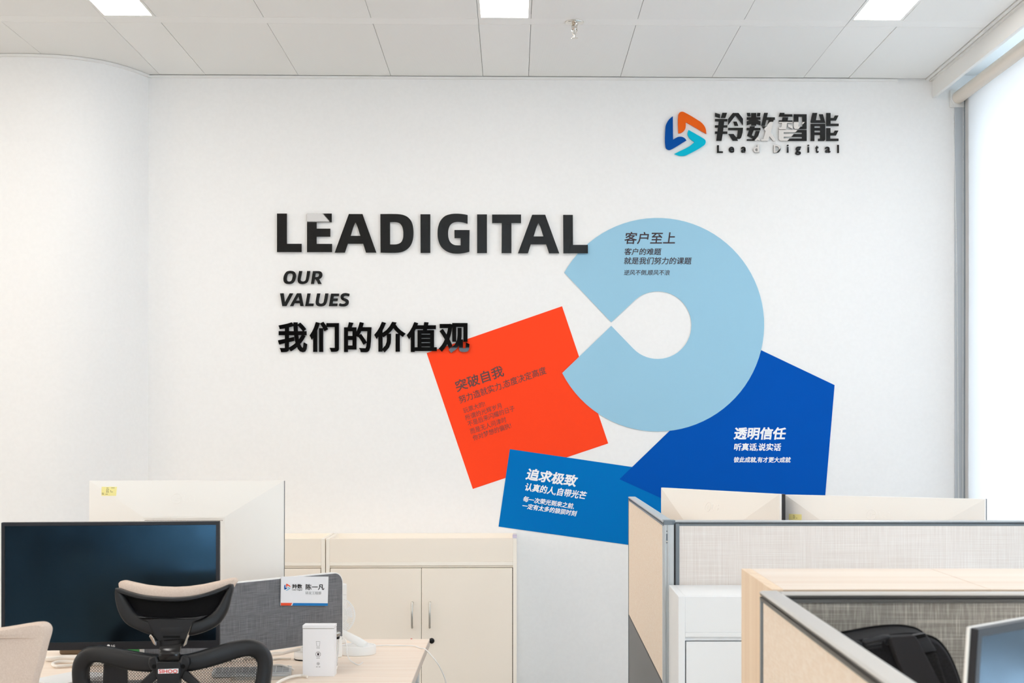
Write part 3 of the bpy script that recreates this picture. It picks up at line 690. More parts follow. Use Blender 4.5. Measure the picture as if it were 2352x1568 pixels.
# ------------------------------------------------------------------ low cabinets on the far wall
FY = 6.79                                          # cabinet fronts
def cabinet(name, label, x0, x1, y0, y1, zt, m, T=None, door_split=True, trough=True, zpanel=None, zled=None, handles=True, lock=False, group=None, m2=None, tiles=None):
    T = T or Matrix.Identity(4); c = T @ Vector(((x0+x1)/2, (y0+y1)/2, 0)); m2 = m2 or m
    t = thing(name, label, 'cabinet', tuple(c), 0, group); e = .018
    zp = zpanel; zl = zled; zd = zl-.012
    mb = MB(T); mb.box(x0, x0+e, y0, y1, .05, zt); mb.box(x1-e, x1, y0, y1, .05, zt); mb.box(x0+e, x1-e, y1-.012, y1, .05, zt)
    mb.box(x0+e, x1-e, y0+.02, y1-.012, .05, .068); mb.box(x0+e, x1-e, y0+.01, y1-.012, zl-.01, zl)
    mb.build('carcass', m2, t, bevel=.0012, fix=False)
    MB(T).box(x0+e, x1-e, y0+.001, y0+.018, zp, zt-.0005).build('upper_panel', m, t, bevel=.0012)
    MB(T).box(x0+e, x1-e, y0-.001, y0+.018, zl+.001, zp-.0002).build('ledge_rail', m2, t, bevel=.0012)
    if not trough: MB(T).box(x0+e, x1-e, y0+.018, y1-.012, zt-.018, zt).build('top', m, t)
    else: MB(T).box(x0+e, x1-e, y0+.018, y1-.012, zt-.12, zt-.11).build('planter_tray', m2, t)
    MB(T).box(x0+.02, x1-.02, y0+.03, y1-.02, .0, .05).build('plinth', 'gap', t)
    MB(T).box(x0+e, x1-e, y0+.03, y0+.032, .07, zl-.01).build('door_recess', 'gap', t)
    xs = [x0+e+.002, (x0+x1)/2, x1-e-.002] if door_split else [x0+e+.002, x1-e-.002]
    for i in range(len(xs)-1):
        d = MB(T).box(xs[i]+.001, xs[i+1]-.001, y0+.001, y0+.019, .06, zd).build('door', m, t, bevel=.0015)
        if handles:
            hx = xs[i+1]-.043 if i == 0 else xs[i]+.040
            zt_, zb_ = on_y(900, 1383, y0).z, on_y(900, 1440, y0).z
            P = [Vector((hx, y0+.002, zt_)), Vector((hx, y0-.02, zt_)), Vector((hx, y0-.026, zt_-.006)), Vector((hx, y0-.026, zb_+.006)), Vector((hx, y0-.02, zb_)), Vector((hx, y0+.002, zb_))]
            MB(T).tube(P, .0048, 10).build('handle', 'steel', d, smooth=True)
        if lock and i == 1:
            p = on_y(991.5, 1471, y0); T2 = T @ Matrix.Translation((p.x, y0+.001, p.z)) @ Matrix.Rotation(R(90), 4, 'X')
            MB().lathe([(0, 0), (.013, 0), (.013, .004), (.009, .007), (.0045, .007), (.004, .004), (0, .004)], T=T2).build('lock', 'black_gloss', d, smooth=True)
    return t
zt = on_y(970, 1236, FY).z; zp = on_y(970, 1290, FY).z; zl = on_y(970, 1299, FY).z
xa, xb = on_y(748.5, 1300, FY).x, on_y(1187, 1300, FY).x
c1 = cabinet('filing_cabinet', 'cream two door metal cabinet with bar handles and a black lock', xa, xb, FY, WY-.003, zt, 'cream', zpanel=zp, zled=zl, lock=True, group='cream cabinets along the far wall', m2='cream2')
xc, xd = xa-.004-(xb-xa), xa-.004
c2 = cabinet('filing_cabinet', 'cream metal cabinet mostly hidden behind the white monitor', xc, xd, FY, WY-.003, zt, 'cream', zpanel=zp, zled=zl, group='cream cabinets along the far wall', m2='cream2')
MB().box(xb-.02, xb+.0005, FY-.001, WY-.2, zt, zt+.006).build('corner_cap', 'lilac', c1)
p = on_y(945, 1466.5, FY); MB().box(p.x-.004, p.x+.004, FY-.0005, FY+.002, p.z-.0015, p.z+.0015).build('red_sticker', 'red_ink', c1)

# ------------------------------------------------------------------ left desk
DZ = .75
def at_desk(px, py, z=DZ): return on_z(px, py, z)
dr = at_desk(986, 1467); DX1 = dr.x; DYB = dr.y; DX0 = DX1-1.75; DYF = 3.66
t = thing('desk', 'light wood office desk with white frame carrying the two left monitors', 'desk', (DX1-.8, 4.3, 0))
MB().box(DX0, DX1, DYF, DYB, DZ-.025, DZ).build('desktop', 'wood', t, bevel=.001)
MB().box(DX1, DX1+.0012, DYF, DYB, DZ-.0248, DZ-.0004).build('edge_band', 'desk_edge', t)
for x0, x1 in ((DX1-.075, DX1-.03), (DX0+.03, DX0+.075)):
    for y0, y1 in ((DYB-.09, DYB-.045), (DYF+.04, DYF+.085)):
        MB().box(x0, x1, y0, y1, 0, DZ-.0255).build('leg', 'white_lam', t, bevel=.003)
    MB().box(x0+.01, x1-.01, DYF+.085, DYB-.09, DZ-.065, DZ-.0255).build('side_rail', 'white_lam', t)
MB().box(DX1-.062, DX1-.058, DYF+.086, DYB-.091, .2, DZ-.066).build('side_panel', 'alu', t)

# grey linen desk screen (diagonal)
PB = Vector(at(783, 1470, 4.51)); PA = Vector(at(325, 1537, 3.94)); PA.z = PB.z = 0
dv = (PB-PA).normalized(); ln = (PB-PA).length; ang = math.atan2(dv.y, dv.x); ztop = 1.445-.4295
t = thing('desk_divider', 'grey linen desk screen with white edge and rounded corner, standing diagonally', 'divider', tuple(Vector((PA.x, PA.y, DZ))), ang)
zb0 = .802-DZ; zt0 = ztop-DZ; rc = .035
def rr(x0, x1, z0, z1, r, n=7):
    P = []
    for cx, cz, a0 in ((x1-r, z0+r, -90), (x1-r, z1-r, 0), (x0+r, z1-r, 90), (x0+r, z0+r, 180)):
        for k in range(n+1): a = R(a0+90*k/n); P.append((cx+r*math.cos(a), cz+r*math.sin(a)))
    return P
top_fn = lambda yy: (lambda u, v, k: Vector((u, yy+k, v)))
def divpoly(i):                                    # square bottom corners, rounded top corners
    P = [(i, zb0+i*.5), (ln-i, zb0+i*.5)]
    for cx, a0 in ((ln-rc, 0), (rc, 90)):
        for k in range(8): a = R(a0+90*k/7); P.append((cx+(rc-i)*math.cos(a), zt0-rc+(rc-i)*math.sin(a)))
    return P
MB().prism([divpoly(.0025)], top_fn(-.010), .020).build('fabric_panel', 'fab_grey', t, local=True, bevel=.003)
MB().prism([divpoly(0), divpoly(.003)[::-1]], top_fn(-.0095), .019).build('edge_trim', 'white_pl', t, local=True)
for u in (.09, ln-.028):
    MB().box(u-.02, u+.02, -.016, .016, .0, zb0+.012).build('foot_bracket', 'white_pl', t, local=True, bevel=.003)

# name card clipped on the screen
Nd = Vector((dv.y, -dv.x, 0)); P0 = Vector((PA.x, PA.y, 0)) + Nd*.016
s6 = 17.425; o6 = (640, 1310)
def plate(px, py): return onplane(px, py, P0, Nd)
crn = [plate(o6[0]+x/s6, o6[1]+y/s6) for x, y in ((110, 240), (1997, 240), (1962, 1407), (85, 1395))]
t = thing('name_card', 'white name card with red and blue stripe on the grey desk screen', 'card', tuple(sum(crn, Vector())/4))
mb = MB(); q = [p-Nd*.0028 for p in crn]; mb.add(crn+q, [(0, 1, 2, 3), (7, 6, 5, 4), (0, 4, 5, 1), (1, 5, 6, 2), (2, 6, 7, 3), (3, 7, 4, 0)]); mb.build('card_body', 'card', t)
def cardpoly(lp, m, nm, lift=.0006):
    def fn(u, v, k): return plate(o6[0]+u/s6, o6[1]+v/s6) + Nd*(lift-k)
    return MB().prism([lp], fn, .0004).build(nm, m, t)
cardpoly([(87, 1290), (540, 1290), (490, 1396), (84, 1396)], 'print_red', 'red_stripe')
cardpoly([(582, 1293), (1965, 1305), (1961, 1407), (540, 1399)], 'print_blue', 'blue_stripe')
def em2(lp, nm, m):                                # small copy of the sign's emblem
    return cardpoly([(222+(x-93)*.245, 525+(y-175)*.253) for x, y in lp], m, nm)
for nm, lab, m_, lp in EMB: em2(lp, nm, {'logo_blue': 'logo_blue', 'logo_orange': 'print_red', 'logo_cyan': 'vinyl_light'}[m_])
def ctext(s, x, y, w_, h_, st, m):
    mb = MB(); text_solid(mb, s, (o6[0]+x/s6, o6[1]+y/s6), w_/s6, h_/s6, .3, 0, st, (P0, Nd), .0007); mb.build('text_line', m, t, fix=False)
ctext('羚数', 540, 722, 398, 185, .3, 'print_black'); ctext('Lead Digital', 540, 805, 395, 68, .05, 'print_black')
ctext('陈一凡', 1075, 770, 745, 235, .3, 'print_black'); ctext('研发工程部', 1065, 952, 635, 122, .02, 'print_grey')

# ------------------------------------------------------------------ monitors
def monitor(name, label, P1, P2, h, ztab, back=False, body='mon_black', front='mon_black', group=None, chin=.022, logo=None, sticker=None, base_w=.22, tilt=0, brd=.009, deep=.045, thin=.012, fd=.004):
    P1 = Vector(P1); P2 = Vector(P2); zt = (P1.z+P2.z)/2; P1.z = P2.z = 0
    if back: P1, P2 = P2, P1
    w_ = (P2-P1).length; a = math.atan2(P2.y-P1.y, P2.x-P1.x); mid_ = (P1+P2)/2
    if back: mid_ -= Vector((-math.sin(a), math.cos(a), 0))*thin      # outline measured at the rear edge
    t = thing(name, label, 'monitor', (mid_.x, mid_.y, ztab), a, group); z1 = zt-ztab; z0 = z1-h; X = w_/2
    TT = Matrix.Translation((0, 0, (z0+z1)/2)) @ Matrix.Rotation(R(tilt), 4, 'X') @ Matrix.Translation((0, 0, -(z0+z1)/2))
    def b(mb, *a_, **k): mb.T = TT; return mb.build(*a_, local=True, **k)
    # back shell: slab, then a shallow pyramid up to a plateau
    mb = MB(); ix, iz0, iz1 = .42*X, z0+.16*h, z1-.30*h; y1, y2 = thin, deep
    vs_ = [(-X, y1, z0), (X, y1, z0), (X, y1, z1), (-X, y1, z1), (-ix, y2, iz0), (ix, y2, iz0), (ix, y2, iz1), (-ix, y2, iz1),
           (-X, .003, z0), (X, .003, z0), (X, .003, z1), (-X, .003, z1)]
    mb.add(vs_, [(0, 1, 5, 4), (1, 2, 6, 5), (2, 3, 7, 6), (3, 0, 4, 7), (4, 5, 6, 7), (8, 9, 1, 0), (9, 10, 2, 1), (10, 11, 3, 2), (11, 8, 0, 3), (11, 10, 9, 8)])
    shell = b(mb, 'back_shell', body, t, bevel=.002)
    fr = [[(-X+.0007, z0+.0007), (X-.0007, z0+.0007), (X-.0007, z1-.0007), (-X+.0007, z1-.0007)], [(-X+brd, z0+chin), (-X+brd, z1-brd), (X-brd, z1-brd), (X-brd, z0+chin)]]
    bz = b(MB().prism(fr, lambda u, v, k: Vector((u, k-fd, v)), fd+.0028), 'bezel', front, t, bevel=.0006)
    b(MB().box(-X+brd+.0003, X-brd-.0003, -fd+.0012, .0025, z0+chin+.0003, z1-brd-.0003), 'screen', 'screen', t)
    if logo == 'front':
        def f3(u, v): return None
        zc = z0+chin*.5
        mb = MB(); n = 20; cx = -.0035*2
        mb.add([(cx+.0040*math.cos(2*math.pi*k/n), -.0046, zc+.0040*math.sin(2*math.pi*k/n)) for k in range(n)], [tuple(range(n))])
        V, Fc, E_ = glyphs('LG'); x0 = min(v[0] for v in V); x1 = max(v[0] for v in V); hh = max(v[1] for v in V)
        for dx in (0, .0003, .0006): mb.add([(.0002+dx+(v[0]-x0)/(x1-x0)*.0092, -.0046-dx*.1, zc-.0027+v[1]/hh*.0054) for v in V], Fc)
        b(mb, 'logo', 'print_white', bz, fix=False)
    if logo == 'back':
        zc = (z1+iz1)/2-.004*0; k_ = (y2-y1)/(z1-iz1)
        def up(x, z, l): return Vector((x, y1+(z1-z)*k_+l, z))
        mb = MB(); n = 28; r = .0155; cx = .0265
        P = [up(cx+r*math.cos(2*math.pi*k/n), zc+r*math.sin(2*math.pi*k/n), .0002) for k in range(n)]
        mb.tube(P, .0009, 6, closed=True); mb.tube([up(cx+.004, zc+.007, .0002), up(cx+.004, zc-.006, .0002), up(cx-.003, zc-.006, .0002)], .0009, 6)
        mb.tube([up(cx-.002, zc+.001, .0002), up(cx-.012, zc+.001, .0002)], .0008, 6)
        V, Fc, E_ = glyphs('LG'); x0 = min(v[0] for v in V); x1 = max(v[0] for v in V); hh = max(v[1] for v in V)
        Q = [(.0055-(v[0]-x0)/(x1-x0)*.036, zc-.0095+v[1]/hh*.019) for v in V]
        mb.add([up(x, z, .0012) for x, z in Q], Fc)
        for a_, c_ in E_: mb.add([up(*Q[a_], .0012), up(*Q[c_], .0012), up(*Q[c_], 0), up(*Q[a_], 0)], [(0, 1, 2, 3)])
        b(mb, 'embossed_logo', body, shell, fix=False)
    if back:
        zz = iz1-.004; mb = MB(); mb.box(-ix+.004, ix-.004, y2-.001, y2+.0012, zz-.012, zz-.0105); mb.box(-ix+.004, ix-.004, y2-.001, y2+.0022, zz-.001, zz+.0012)
        b(mb, 'vent_frame', body, shell, bevel=.0004, fix=False)
        mb = MB(); n = 62
        for k in range(n): x = -ix+.008+(2*ix-.016)*k/(n-1); mb.box(x-.0008, x+.0008, y2-.001, y2+.0004, zz-.0095, zz-.0065)
        v = b(mb, 'vent_holes', 'brown', shell, fix=False); v['kind'] = 'stuff'
        P = rr(-.062, .062, z0+.10*h, iz1-.026, .012)
        b(MB().prism([P, [(x*.965, (z-(z0+.3*h))*.965+(z0+.3*h)) for x, z in P][::-1]], lambda u, v, k: Vector((u, y2+.0012-k, v)), .003), 'mount_ring', body, shell)
        mb = MB()
        for sx in (-.05, .05): mb.lathe([(0, 0), (.0022, 0), (.0022, .001), (0, .001)], n=10, T=Matrix.Translation((sx, y2+.0003, iz1-.038)) @ Matrix.Rotation(R(-90), 4, 'X'))
        b(mb, 'mount_screws', 'black_soft', shell)
    if sticker:
        sx, sz, sw, sh, rows = sticker; k_ = (y2-y1)/(z1-iz1) if abs(sx)/X < .9 else 0
        def up2(x, z, l):
            e = min((z1-z)/(z1-iz1), (X-abs(x))/(X-ix)); return Vector((x, y1+min(1, e)*(y2-y1)+l, z))
        c4 = [(sx-sw/2, sz-sh/2), (sx+sw/2, sz-sh/2), (sx+sw/2, sz+sh/2), (sx-sw/2, sz+sh/2)]
        st = b(MB().grid(lambda u, v: up2(sx-sw/2+sw*u, sz-sh/2+sh*v, .0004), 6, 4), 'asset_label', 'yellow', t, fix=False)
        mb = MB()
        for (ux, uz, uw) in rows:
            x0 = sx+sw/2-ux*sw; zz = sz+sh/2-uz*sh; n = max(2, int(uw*14))
            for i in range(n):
                if (i*7+int(ux*50)) % 5 == 0: continue
                a0 = x0-uw*sw*i/n; a1 = x0-uw*sw*(i+.7)/n
                mb.add([up2(a0, zz, .0007), up2(a1, zz, .0007), up2(a1, zz-.0016, .0007), up2(a0, zz-.0016, .0007)], [(0, 1, 2, 3)])
        b(mb, 'label_print', 'print_dark', st, fix=False)
    # stand
    yb = deep+.002; zs = (iz0+iz1)/2
    MB().prism([[(-.032, .012), (.032, .012), (.026, zs+.03), (-.026, zs+.03)]], lambda u, v, k: Vector((u, yb+.004+k, v)), .018).build('stand_neck', body, t, local=True, bevel=.003)
    MB().box(-.03, .03, yb-.012, yb+.006, zs-.03, zs+.03).build('hinge', body, t, local=True, bevel=.003)
    MB().prism([rr(-base_w/2, base_w/2, -.07, .15, .03)], lambda u, v, k: Vector((u, v+.02, .012-k)), .0118).build('stand_base', body, t, local=True, bevel=.002)
    return t
d1, d2 = 3.80, 3.86
monitor('monitor', 'black monitor with a dark dusty screen behind the office chair', at(3, 1199, d1), at(505, 1196.5, d2), .341, DZ, logo='front', chin=.0215, brd=.0098, base_w=.2)
rows = [(.33, .12, .22), (.64, .10, .22), (.33, .28, .28), (.33, .42, .34), (.33, .56, .2), (.62, .55, .16), (.03, .68, .22), (.03, .80, .42)]
monitor('monitor', 'white monitor seen from behind with a yellow label on its corner', at(204, 1103.5, 4.52), at(651.5, 1104, 4.52), .372, DZ, back=True, body='mon_white', group='white monitors seen from behind', logo='back', fd=.012, tilt=1.0,
        sticker=(.241, .517, .048, .028, rows))

# green card, brown box and cables behind the chair
p = at_desk(205, 1503); t = MB().box(p.x-.095, p.x+.03, p.y, p.y+.05, DZ, DZ+.045).build('box', 'brown', bevel=.006); tag(t, 'small brown box on the desk under the black monitor', 'box')
p = at_desk(301, 1512)
t = MB().prism([rr(-.055, .035, 0, .028, .004)], lambda u, v, k: Vector((p.x+u, p.y+k+v*.3, DZ+v)), .004).build('folder', 'green', bevel=.001); tag(t, 'green card with white edge on the desk behind the chair headrest', 'folder')
MB().bar((p.x+.036, p.y+.002, DZ+.001), (p.x+.026, p.y+.012, DZ+.03), .004, .005).build('white_edge', 'white_pl', t)
def cable(name, label, P, r, m='cable', grp=None, n=8):
    C = cr_spline([tuple(q) for q in P], n); o = MB().tube(C, r, 8).build(name, m, smooth=True); tag(o, label, 'cable', grp); return o
def dk(px, py, h=.004): p = at_desk(px, py, DZ+h); return (p.x, p.y, DZ+h)
cable('cable', 'thick cream cable bundle lying on the desk left of the chair', [dk(240, 1512, .012), dk(200, 1510, .011), dk(150, 1510, .010), dk(118, 1513, .009), dk(107, 1513, .008)], [.004]+[.0075]*32, grp='cream cables on the left desk')
cable('cable', 'looped cream cable end lying in front of the thicker bundle', [dk(250, 1520, .006), dk(190, 1520, .006), dk(140, 1519, .006), dk(122, 1523, .006), dk(126, 1529, .006), dk(145, 1529, .006), dk(190, 1526, .006), dk(250, 1525, .006)], .005, grp='cream cables on the left desk')
# white laptop lid at the very left
t = thing('tablet', 'white tablet in a case at the left edge of the desk', 'tablet', (at_desk(100, 1560).x, 3.95, DZ))
a_, b_ = at_desk(60, 1562, DZ+.016), at_desk(185, 1538, DZ+.016)
dx = (b_-a_).normalized(); nn = Vector((-dx.y, dx.x, 0))
def lap(u, v, z): q = a_ + dx*u - nn*v; return Vector((q.x, q.y, z))
for nm, z0, z1, m_ in (('base', DZ, DZ+.008, 'card'), ('lid', DZ+.0088, DZ+.016, 'white_lam')):
    MB().prism([rr(0, .19, 0, .13, .010)], lambda u, v, k, z1=z1: lap(u, v, z1-k), z1-z0).build(nm, m_, t, bevel=.001)

# ------------------------------------------------------------------ things on the right part of the desk
p = at_desk(731, 1553); wb, hb, db = .0905, .147, .048
t = thing('product_box', 'white carton box with small printed icons standing on the desk', 'box', (p.x+.001, p.y+db/2, DZ), R(-1.5))
MB().box(-wb/2, wb/2, -db/2, db/2, 0, hb-.010).build('carton', 'paper_box', t, local=True, bevel=.0008)
MB().box(-wb/2-.0006, wb/2+.0006, -db/2-.0006, db/2+.0006, hb-.0088, hb).build('lid_flap', 'paper_box', t, local=True, bevel=.0008)
MB().box(-wb/2+.001, wb/2-.001, -db/2+.001, db/2-.001, hb-.0102, hb-.0086).build('lid_gap', 'brown', t, local=True)
yf = -db/2-.0004
def ring_(mb, cx, cz, r, w_=.0005, n=26):
    for k in range(n):
        a, b2 = 2*math.pi*k/n, 2*math.pi*(k+1)/n
        mb.add([(cx+(r+o)*math.cos(q), yf, cz+(r+o)*math.sin(q)) for q, o in ((a, -w_/2), (b2, -w_/2), (b2, w_/2), (a, w_/2))], [(0, 1, 2, 3)])
def seg_(mb, a, b2, w_=.0005):
    a, b2 = Vector((a[0], 0, a[1])), Vector((b2[0], 0, b2[1])); d = (b2-a).normalized(); n = Vector((-d.z, 0, d.x))*w_/2
    mb.add([q+Vector((0, yf, 0)) for q in (a-n, b2-n, b2+n, a+n)], [(0, 1, 2, 3)])
K = wb/390.0                                        # icon positions measured on the carton face
def bxz(x, y): return ((x-703)*K, hb-.012-(y-218)*K)
mb = MB(); a = [bxz(676, 366), bxz(724, 366), bxz(718, 426), bxz(683, 426)]
for i in range(4): seg_(mb, a[i], a[(i+1) % 4], .0006)
cx, cz = bxz(700, 524); ring_(mb, cx, cz, 30*K, .0009)
mb.add([(x, yf, z) for x, z in (bxz(687, 512), bxz(714, 512), bxz(710, 540), bxz(691, 540))], [(0, 1, 2, 3)])
seg_(mb, bxz(691, 507), bxz(710, 507), .0008)
cx, cz = bxz(701, 641)
for k in range(8): a_ = k*math.pi/4; seg_(mb, (cx+9*K*math.cos(a_), cz+9*K*math.sin(a_)), (cx+21*K*math.cos(a_), cz+21*K*math.sin(a_)), .0008)
ring_(mb, cx, cz, 6*K, .0006, 12)
for yy, ws in ((445, (680, 722)), (572, (680, 722)), (681, (675, 695)), (681, (707, 728))):
    x = ws[0]
    while x < ws[1]: seg_(mb, bxz(x, yy), bxz(x+4.5, yy), .0016); x += 7
mb.build('printed_icons', 'print_dark', t, local=True, fix=False)

# glass tumbler with a black stopper lid
p = at_desk(757, 1537); t = thing('glass_tumbler', 'clear glass tumbler with black lid behind the white carton', 'tumbler', (p.x, p.y, DZ)); hg = .102
MB().lathe([(0, 0), (.022, 0), (.0235, .004), (.029, hg), (.0272, hg), (.0215, .012), (0, .010)], n=36).build('glass_body', 'glass', t, smooth=True, local=True)
MB().lathe([(0, hg-.006), (.0262, hg-.006), (.0275, hg+.0005), (.0315, hg+.001), (.0325, hg+.006), (.030, hg+.010), (.012, hg+.012), (0, hg+.012)], n=36).build('lid', 'steel', t, smooth=True, local=True)
MB().lathe([(0, hg+.0122), (.013, hg+.0122), (.011, hg+.020), (.017, hg+.024), (.017, hg+.030), (.006, hg+.033), (0, hg+.033)], n=24).build('stopper', 'black_gloss', t, smooth=True, local=True)
MB().lathe([(.0295, hg-.010), (.0302, hg-.010), (.0302, hg-.004), (.0298, hg-.004)], n=36).build('seal_ring', 'black_gloss', t, smooth=True, local=True)
# round charging hub
p = at_desk(702, 1516); t = thing('charging_hub', 'round cream charging puck with a plugged cable left of the carton', 'charger', (p.x, p.y+.02, DZ))
MB().lathe([(0, .001), (.036, .001), (.038, .004), (.038, .022), (.036, .025), (0, .025)], n=40).build('body', 'white_pl', t, smooth=True, local=True)
MB().lathe([(0, 0), (.035, 0), (.0383, .002), (.0383, .004), (0, .004)], n=40).build('rubber_ring', 'black_soft', t, smooth=True, local=True)
MB(Matrix.Identity(4)).box(-.016, .006, -.018, .012, .0255, .042).build('plug', 'white_pl', t, local=True, bevel=.004)
c0 = (p.x-.014, p.y+.016, DZ+.033)
cable('cable', 'thick cream cable plugged into the round puck', [c0, (c0[0]-.018, c0[1]-.002, DZ+.030), dk(650, 1500, .02), dk(628, 1503, .012), dk(600, 1508, .006), dk(560, 1512, .006)], [.0065, .006]+[.0048]*39, grp='cream cables on the left desk')
cable('cable', 'thin cream cable snaking behind the chair and the round puck', [dk(668, 1512, .003), dk(640, 1512, .003), dk(622, 1514, .003), dk(614, 1505, .003), dk(626, 1499, .003), dk(650, 1498, .003)], .003, grp='cream cables on the left desk')
cable('cable', 'cream cable arching beside the aluminium keyboard', [dk(600, 1535, .004), dk(622, 1528, .012), dk(645, 1527, .018), dk(662, 1532, .014), dk(675, 1538, .006)], .0028, grp='cream cables on the left desk')
cable('cable', 'white cable curving in the foreground before the carton', [dk(628, 1575, .006), dk(645, 1563, .008), dk(668, 1554, .010), dk(690, 1551, .006), dk(706, 1554, .005)], [.0042]*30+[.0036]*3, grp='cream cables on the left desk')
# aluminium keyboard + tablet
pk = at_desk(648, 1552); t = thing('keyboard', 'slim aluminium keyboard with grey keys right of the chair', 'keyboard', (pk.x-.05, pk.y+.005, DZ), R(8))
MB().prism([rr(-.15, .075, -.02, .095, .008)], lambda u, v, k: Vector((u, v, .012-k)), .010).build('tray', 'alu_light', t, local=True, bevel=.001)
for iy in range(4):
    for ix_ in range(11): MB().box(-.141+ix_*.0192, -.141+ix_*.0192+.0165, -.012+iy*.0255, -.012+iy*.0255+.020, .0123, .0142).build('key', 'print_grey', t, local=True)
t = thing('metal_case', 'flat steel pencil case with rounded end beside the carton', 'case', (pk.x-.015, pk.y-.048, DZ), R(6))
MB().prism([rr(-.12, .045, -.018, .018, .016)], lambda u, v, k: Vector((u, v, .010-k)), .0098).build('case_body', 'steel', t, local=True, bevel=.002)
MB().prism([rr(-.116, .041, -.0145, .0145, .0135)], lambda u, v, k: Vector((u, v, .0118-k)), .0016).build('case_lid', 'alu_light', t, local=True, bevel=.0005)

# fan on a round base
pb = at_desk(822, 1501); t = thing('desk_fan', 'small white caged fan leaning in a round white base', 'fan', (pb.x, pb.y, DZ)); rb = .057
MB().lathe([(0, 0), (rb-.002, 0), (rb, .002), (rb, .026), (rb-.0015, .028), (rb-.006, .028), (rb-.0068, .0245), (0, .0245)], n=56).build('base', 'white_pl', t, smooth=True, local=True)
n0 = Vector((.021, -.004, .030)); n1 = Vector(at(789, 1455, pb.y+.012)) - Vector((pb.x, pb.y, DZ)); hc = Vector(at(774, 1413, pb.y+.03)) - Vector((pb.x, pb.y, DZ))
MB().tube([n0-Vector((-.002, 0, .004)), n0+(n1-n0)*.3, n0+(n1-n0)*.75, n1, n1+(n1-n0)*.12], [.0135, .013, .0125, .0115, .010], 24).build('handle_neck', 'white_pl', t, smooth=True, local=True)
fz = Matrix.Translation(hc) @ Matrix.Rotation(R(14), 4, 'Z') @ Matrix.Rotation(R(84), 4, 'X')    # cage axis towards the room
rf = .0565
mb = MB(fz)
for z, r in ((.012, rf), (-.012, rf), (.021, rf*.55)): mb.tube([(r*math.cos(2*math.pi*k/56), r*math.sin(2*math.pi*k/56), z) for k in range(56)], .0013, 6, closed=True)
mb.build('cage_rims', 'white_pl', t, smooth=True, local=True)
mb = MB(fz)
for k in range(52):
    a = 2*math.pi*k/52; c_, s_ = math.cos(a), math.sin(a); c2, s2 = math.cos(a+.12), math.sin(a+.12)
    mb.tube([(c_*.017, s_*.017, .024), (c_*rf*.6, s_*rf*.6, .021), (c2*rf*.9, s2*rf*.9, .017), (c2*rf, s2*rf, .012), (c2*rf, s2*rf, -.012), (c_*rf*.6, s_*rf*.6, -.02), (c_*.018, s_*.018, -.022)], .0008, 4)
sp_ = mb.build('cage_spokes', 'white_pl', t, local=True, fix=False); sp_['kind'] = 'stuff'
MB(fz).lathe([(0, -.025), (.016, -.025), (.019, -.018), (.019, .020), (.016, .026), (0, .0265)], n=28).build('motor_hub', 'white_pl', t, smooth=True, local=True)
for k in range(5):
    a = 2*math.pi*k/5
    def bl(u, v, a=a): r = .019+.032*u; q = a+v*.75-u*.2; return Vector((r*math.cos(q), r*math.sin(q), -.006+.012*v))
    MB(fz).grid(bl, 5, 5).build('blade', 'white_pl', t, smooth=True, local=True, fix=False)
# white bottle behind the fan
p = at(780, 1340, 4.80); t = thing('bottle', 'plain white cylinder bottle standing behind the fan', 'bottle', (p.x, p.y, DZ)); hb_ = p.z-DZ; r = .0235
MB().lathe([(0, 0), (r-.002, 0), (r, .002), (r, hb_-.036), (0, hb_-.036)], n=40).build('body', 'white_pl', t, smooth=True, local=True)
MB().lathe([(0, hb_-.0352), (r, hb_-.0352), (r, hb_-.003), (r-.003, hb_), (0, hb_)], n=40).build('cap', 'white_pl', t, smooth=True, local=True)
# fan cables
cable('cable', 'thin white cable looping in front of the fan base', [tuple(at(*q)) for q in ((781, 1461, 4.385), (790, 1465, 4.38), (796, 1480, 4.375), (797, 1500, 4.37), (805, 1516, 4.365))] + [dk(822, 1526, .002), dk(832, 1521.5, .002), dk(833, 1520.5, .002)], .0016, 'white_pl', 'thin white cables on the desk')
ed = at_desk(986, 1494)
cable('cable', 'long thin white cable running over the desk edge to the floor', [dk(858, 1483, .0025), dk(885, 1481.5, .0025), dk(920, 1482, .0025), dk(950, 1483, .0025), dk(966, 1488, .003), (DX1+.003, at_desk(975, 1493).y, DZ+.003), tuple(at(1000, 1516, 4.55)), tuple(at(1015, 1541, 4.55)), tuple(at(1025, 1572, 4.55)), tuple(at(1030, 1640, 4.55)), tuple(at(1026, 1800, 4.55)), (at(1020, 1900, 4.55).x, 4.55, .004)], .0017, 'white_pl', 'thin white cables on the desk')

# ------------------------------------------------------------------ office chair with net back
CDp = 3.55; pc = at(130+1225/4.612, 1400, CDp)
t = thing('office_chair', 'black office chair with net back and beige headrest, seen from behind', 'chair', (pc.x, pc.y, 0), -YAW)
kx = CDp/F/4.612
def cl(zx, zy): return ((zx-1225)*kx, EYE-((1310+zy/4.612)-HOR)/F*CDp)
cyv = lambda x: .85*x*x
def cpath(P, off=0.0, cv=.85):
    out = []
    for zx, zy, hw in cr_spline(P+[P[0]], 4)[:-1]:
        x, z = cl(zx, zy+(7 if cv < .9 else 0)); out.append((x, z, hw*kx*(.95 if cv < .9 else 1), cv*x*x+off))
    return out
low = [(2120, 1330, 88), (1980, 1700, 88), (1850, 2100, 88), (1700, 2330, 88), (1450, 2400, 88), (1225, 2420, 88), (1000, 2400, 88), (750, 2330, 88), (600, 2100, 88), (420, 1700, 88), (250, 1330, 88)]
FR = [(190, 1190, 90), (190, 1060, 92), (228, 975, 98), (305, 912, 98), (420, 893, 95), (600, 920, 102), (800, 953, 108), (1010, 972, 100), (1240, 975, 95), (1430, 962, 100), (1680, 900, 105), (1880, 842, 100), (2020, 828, 95), (2115, 870, 92), (2168, 960, 86), (2172, 1060, 84), (2155, 1190, 86)] + low
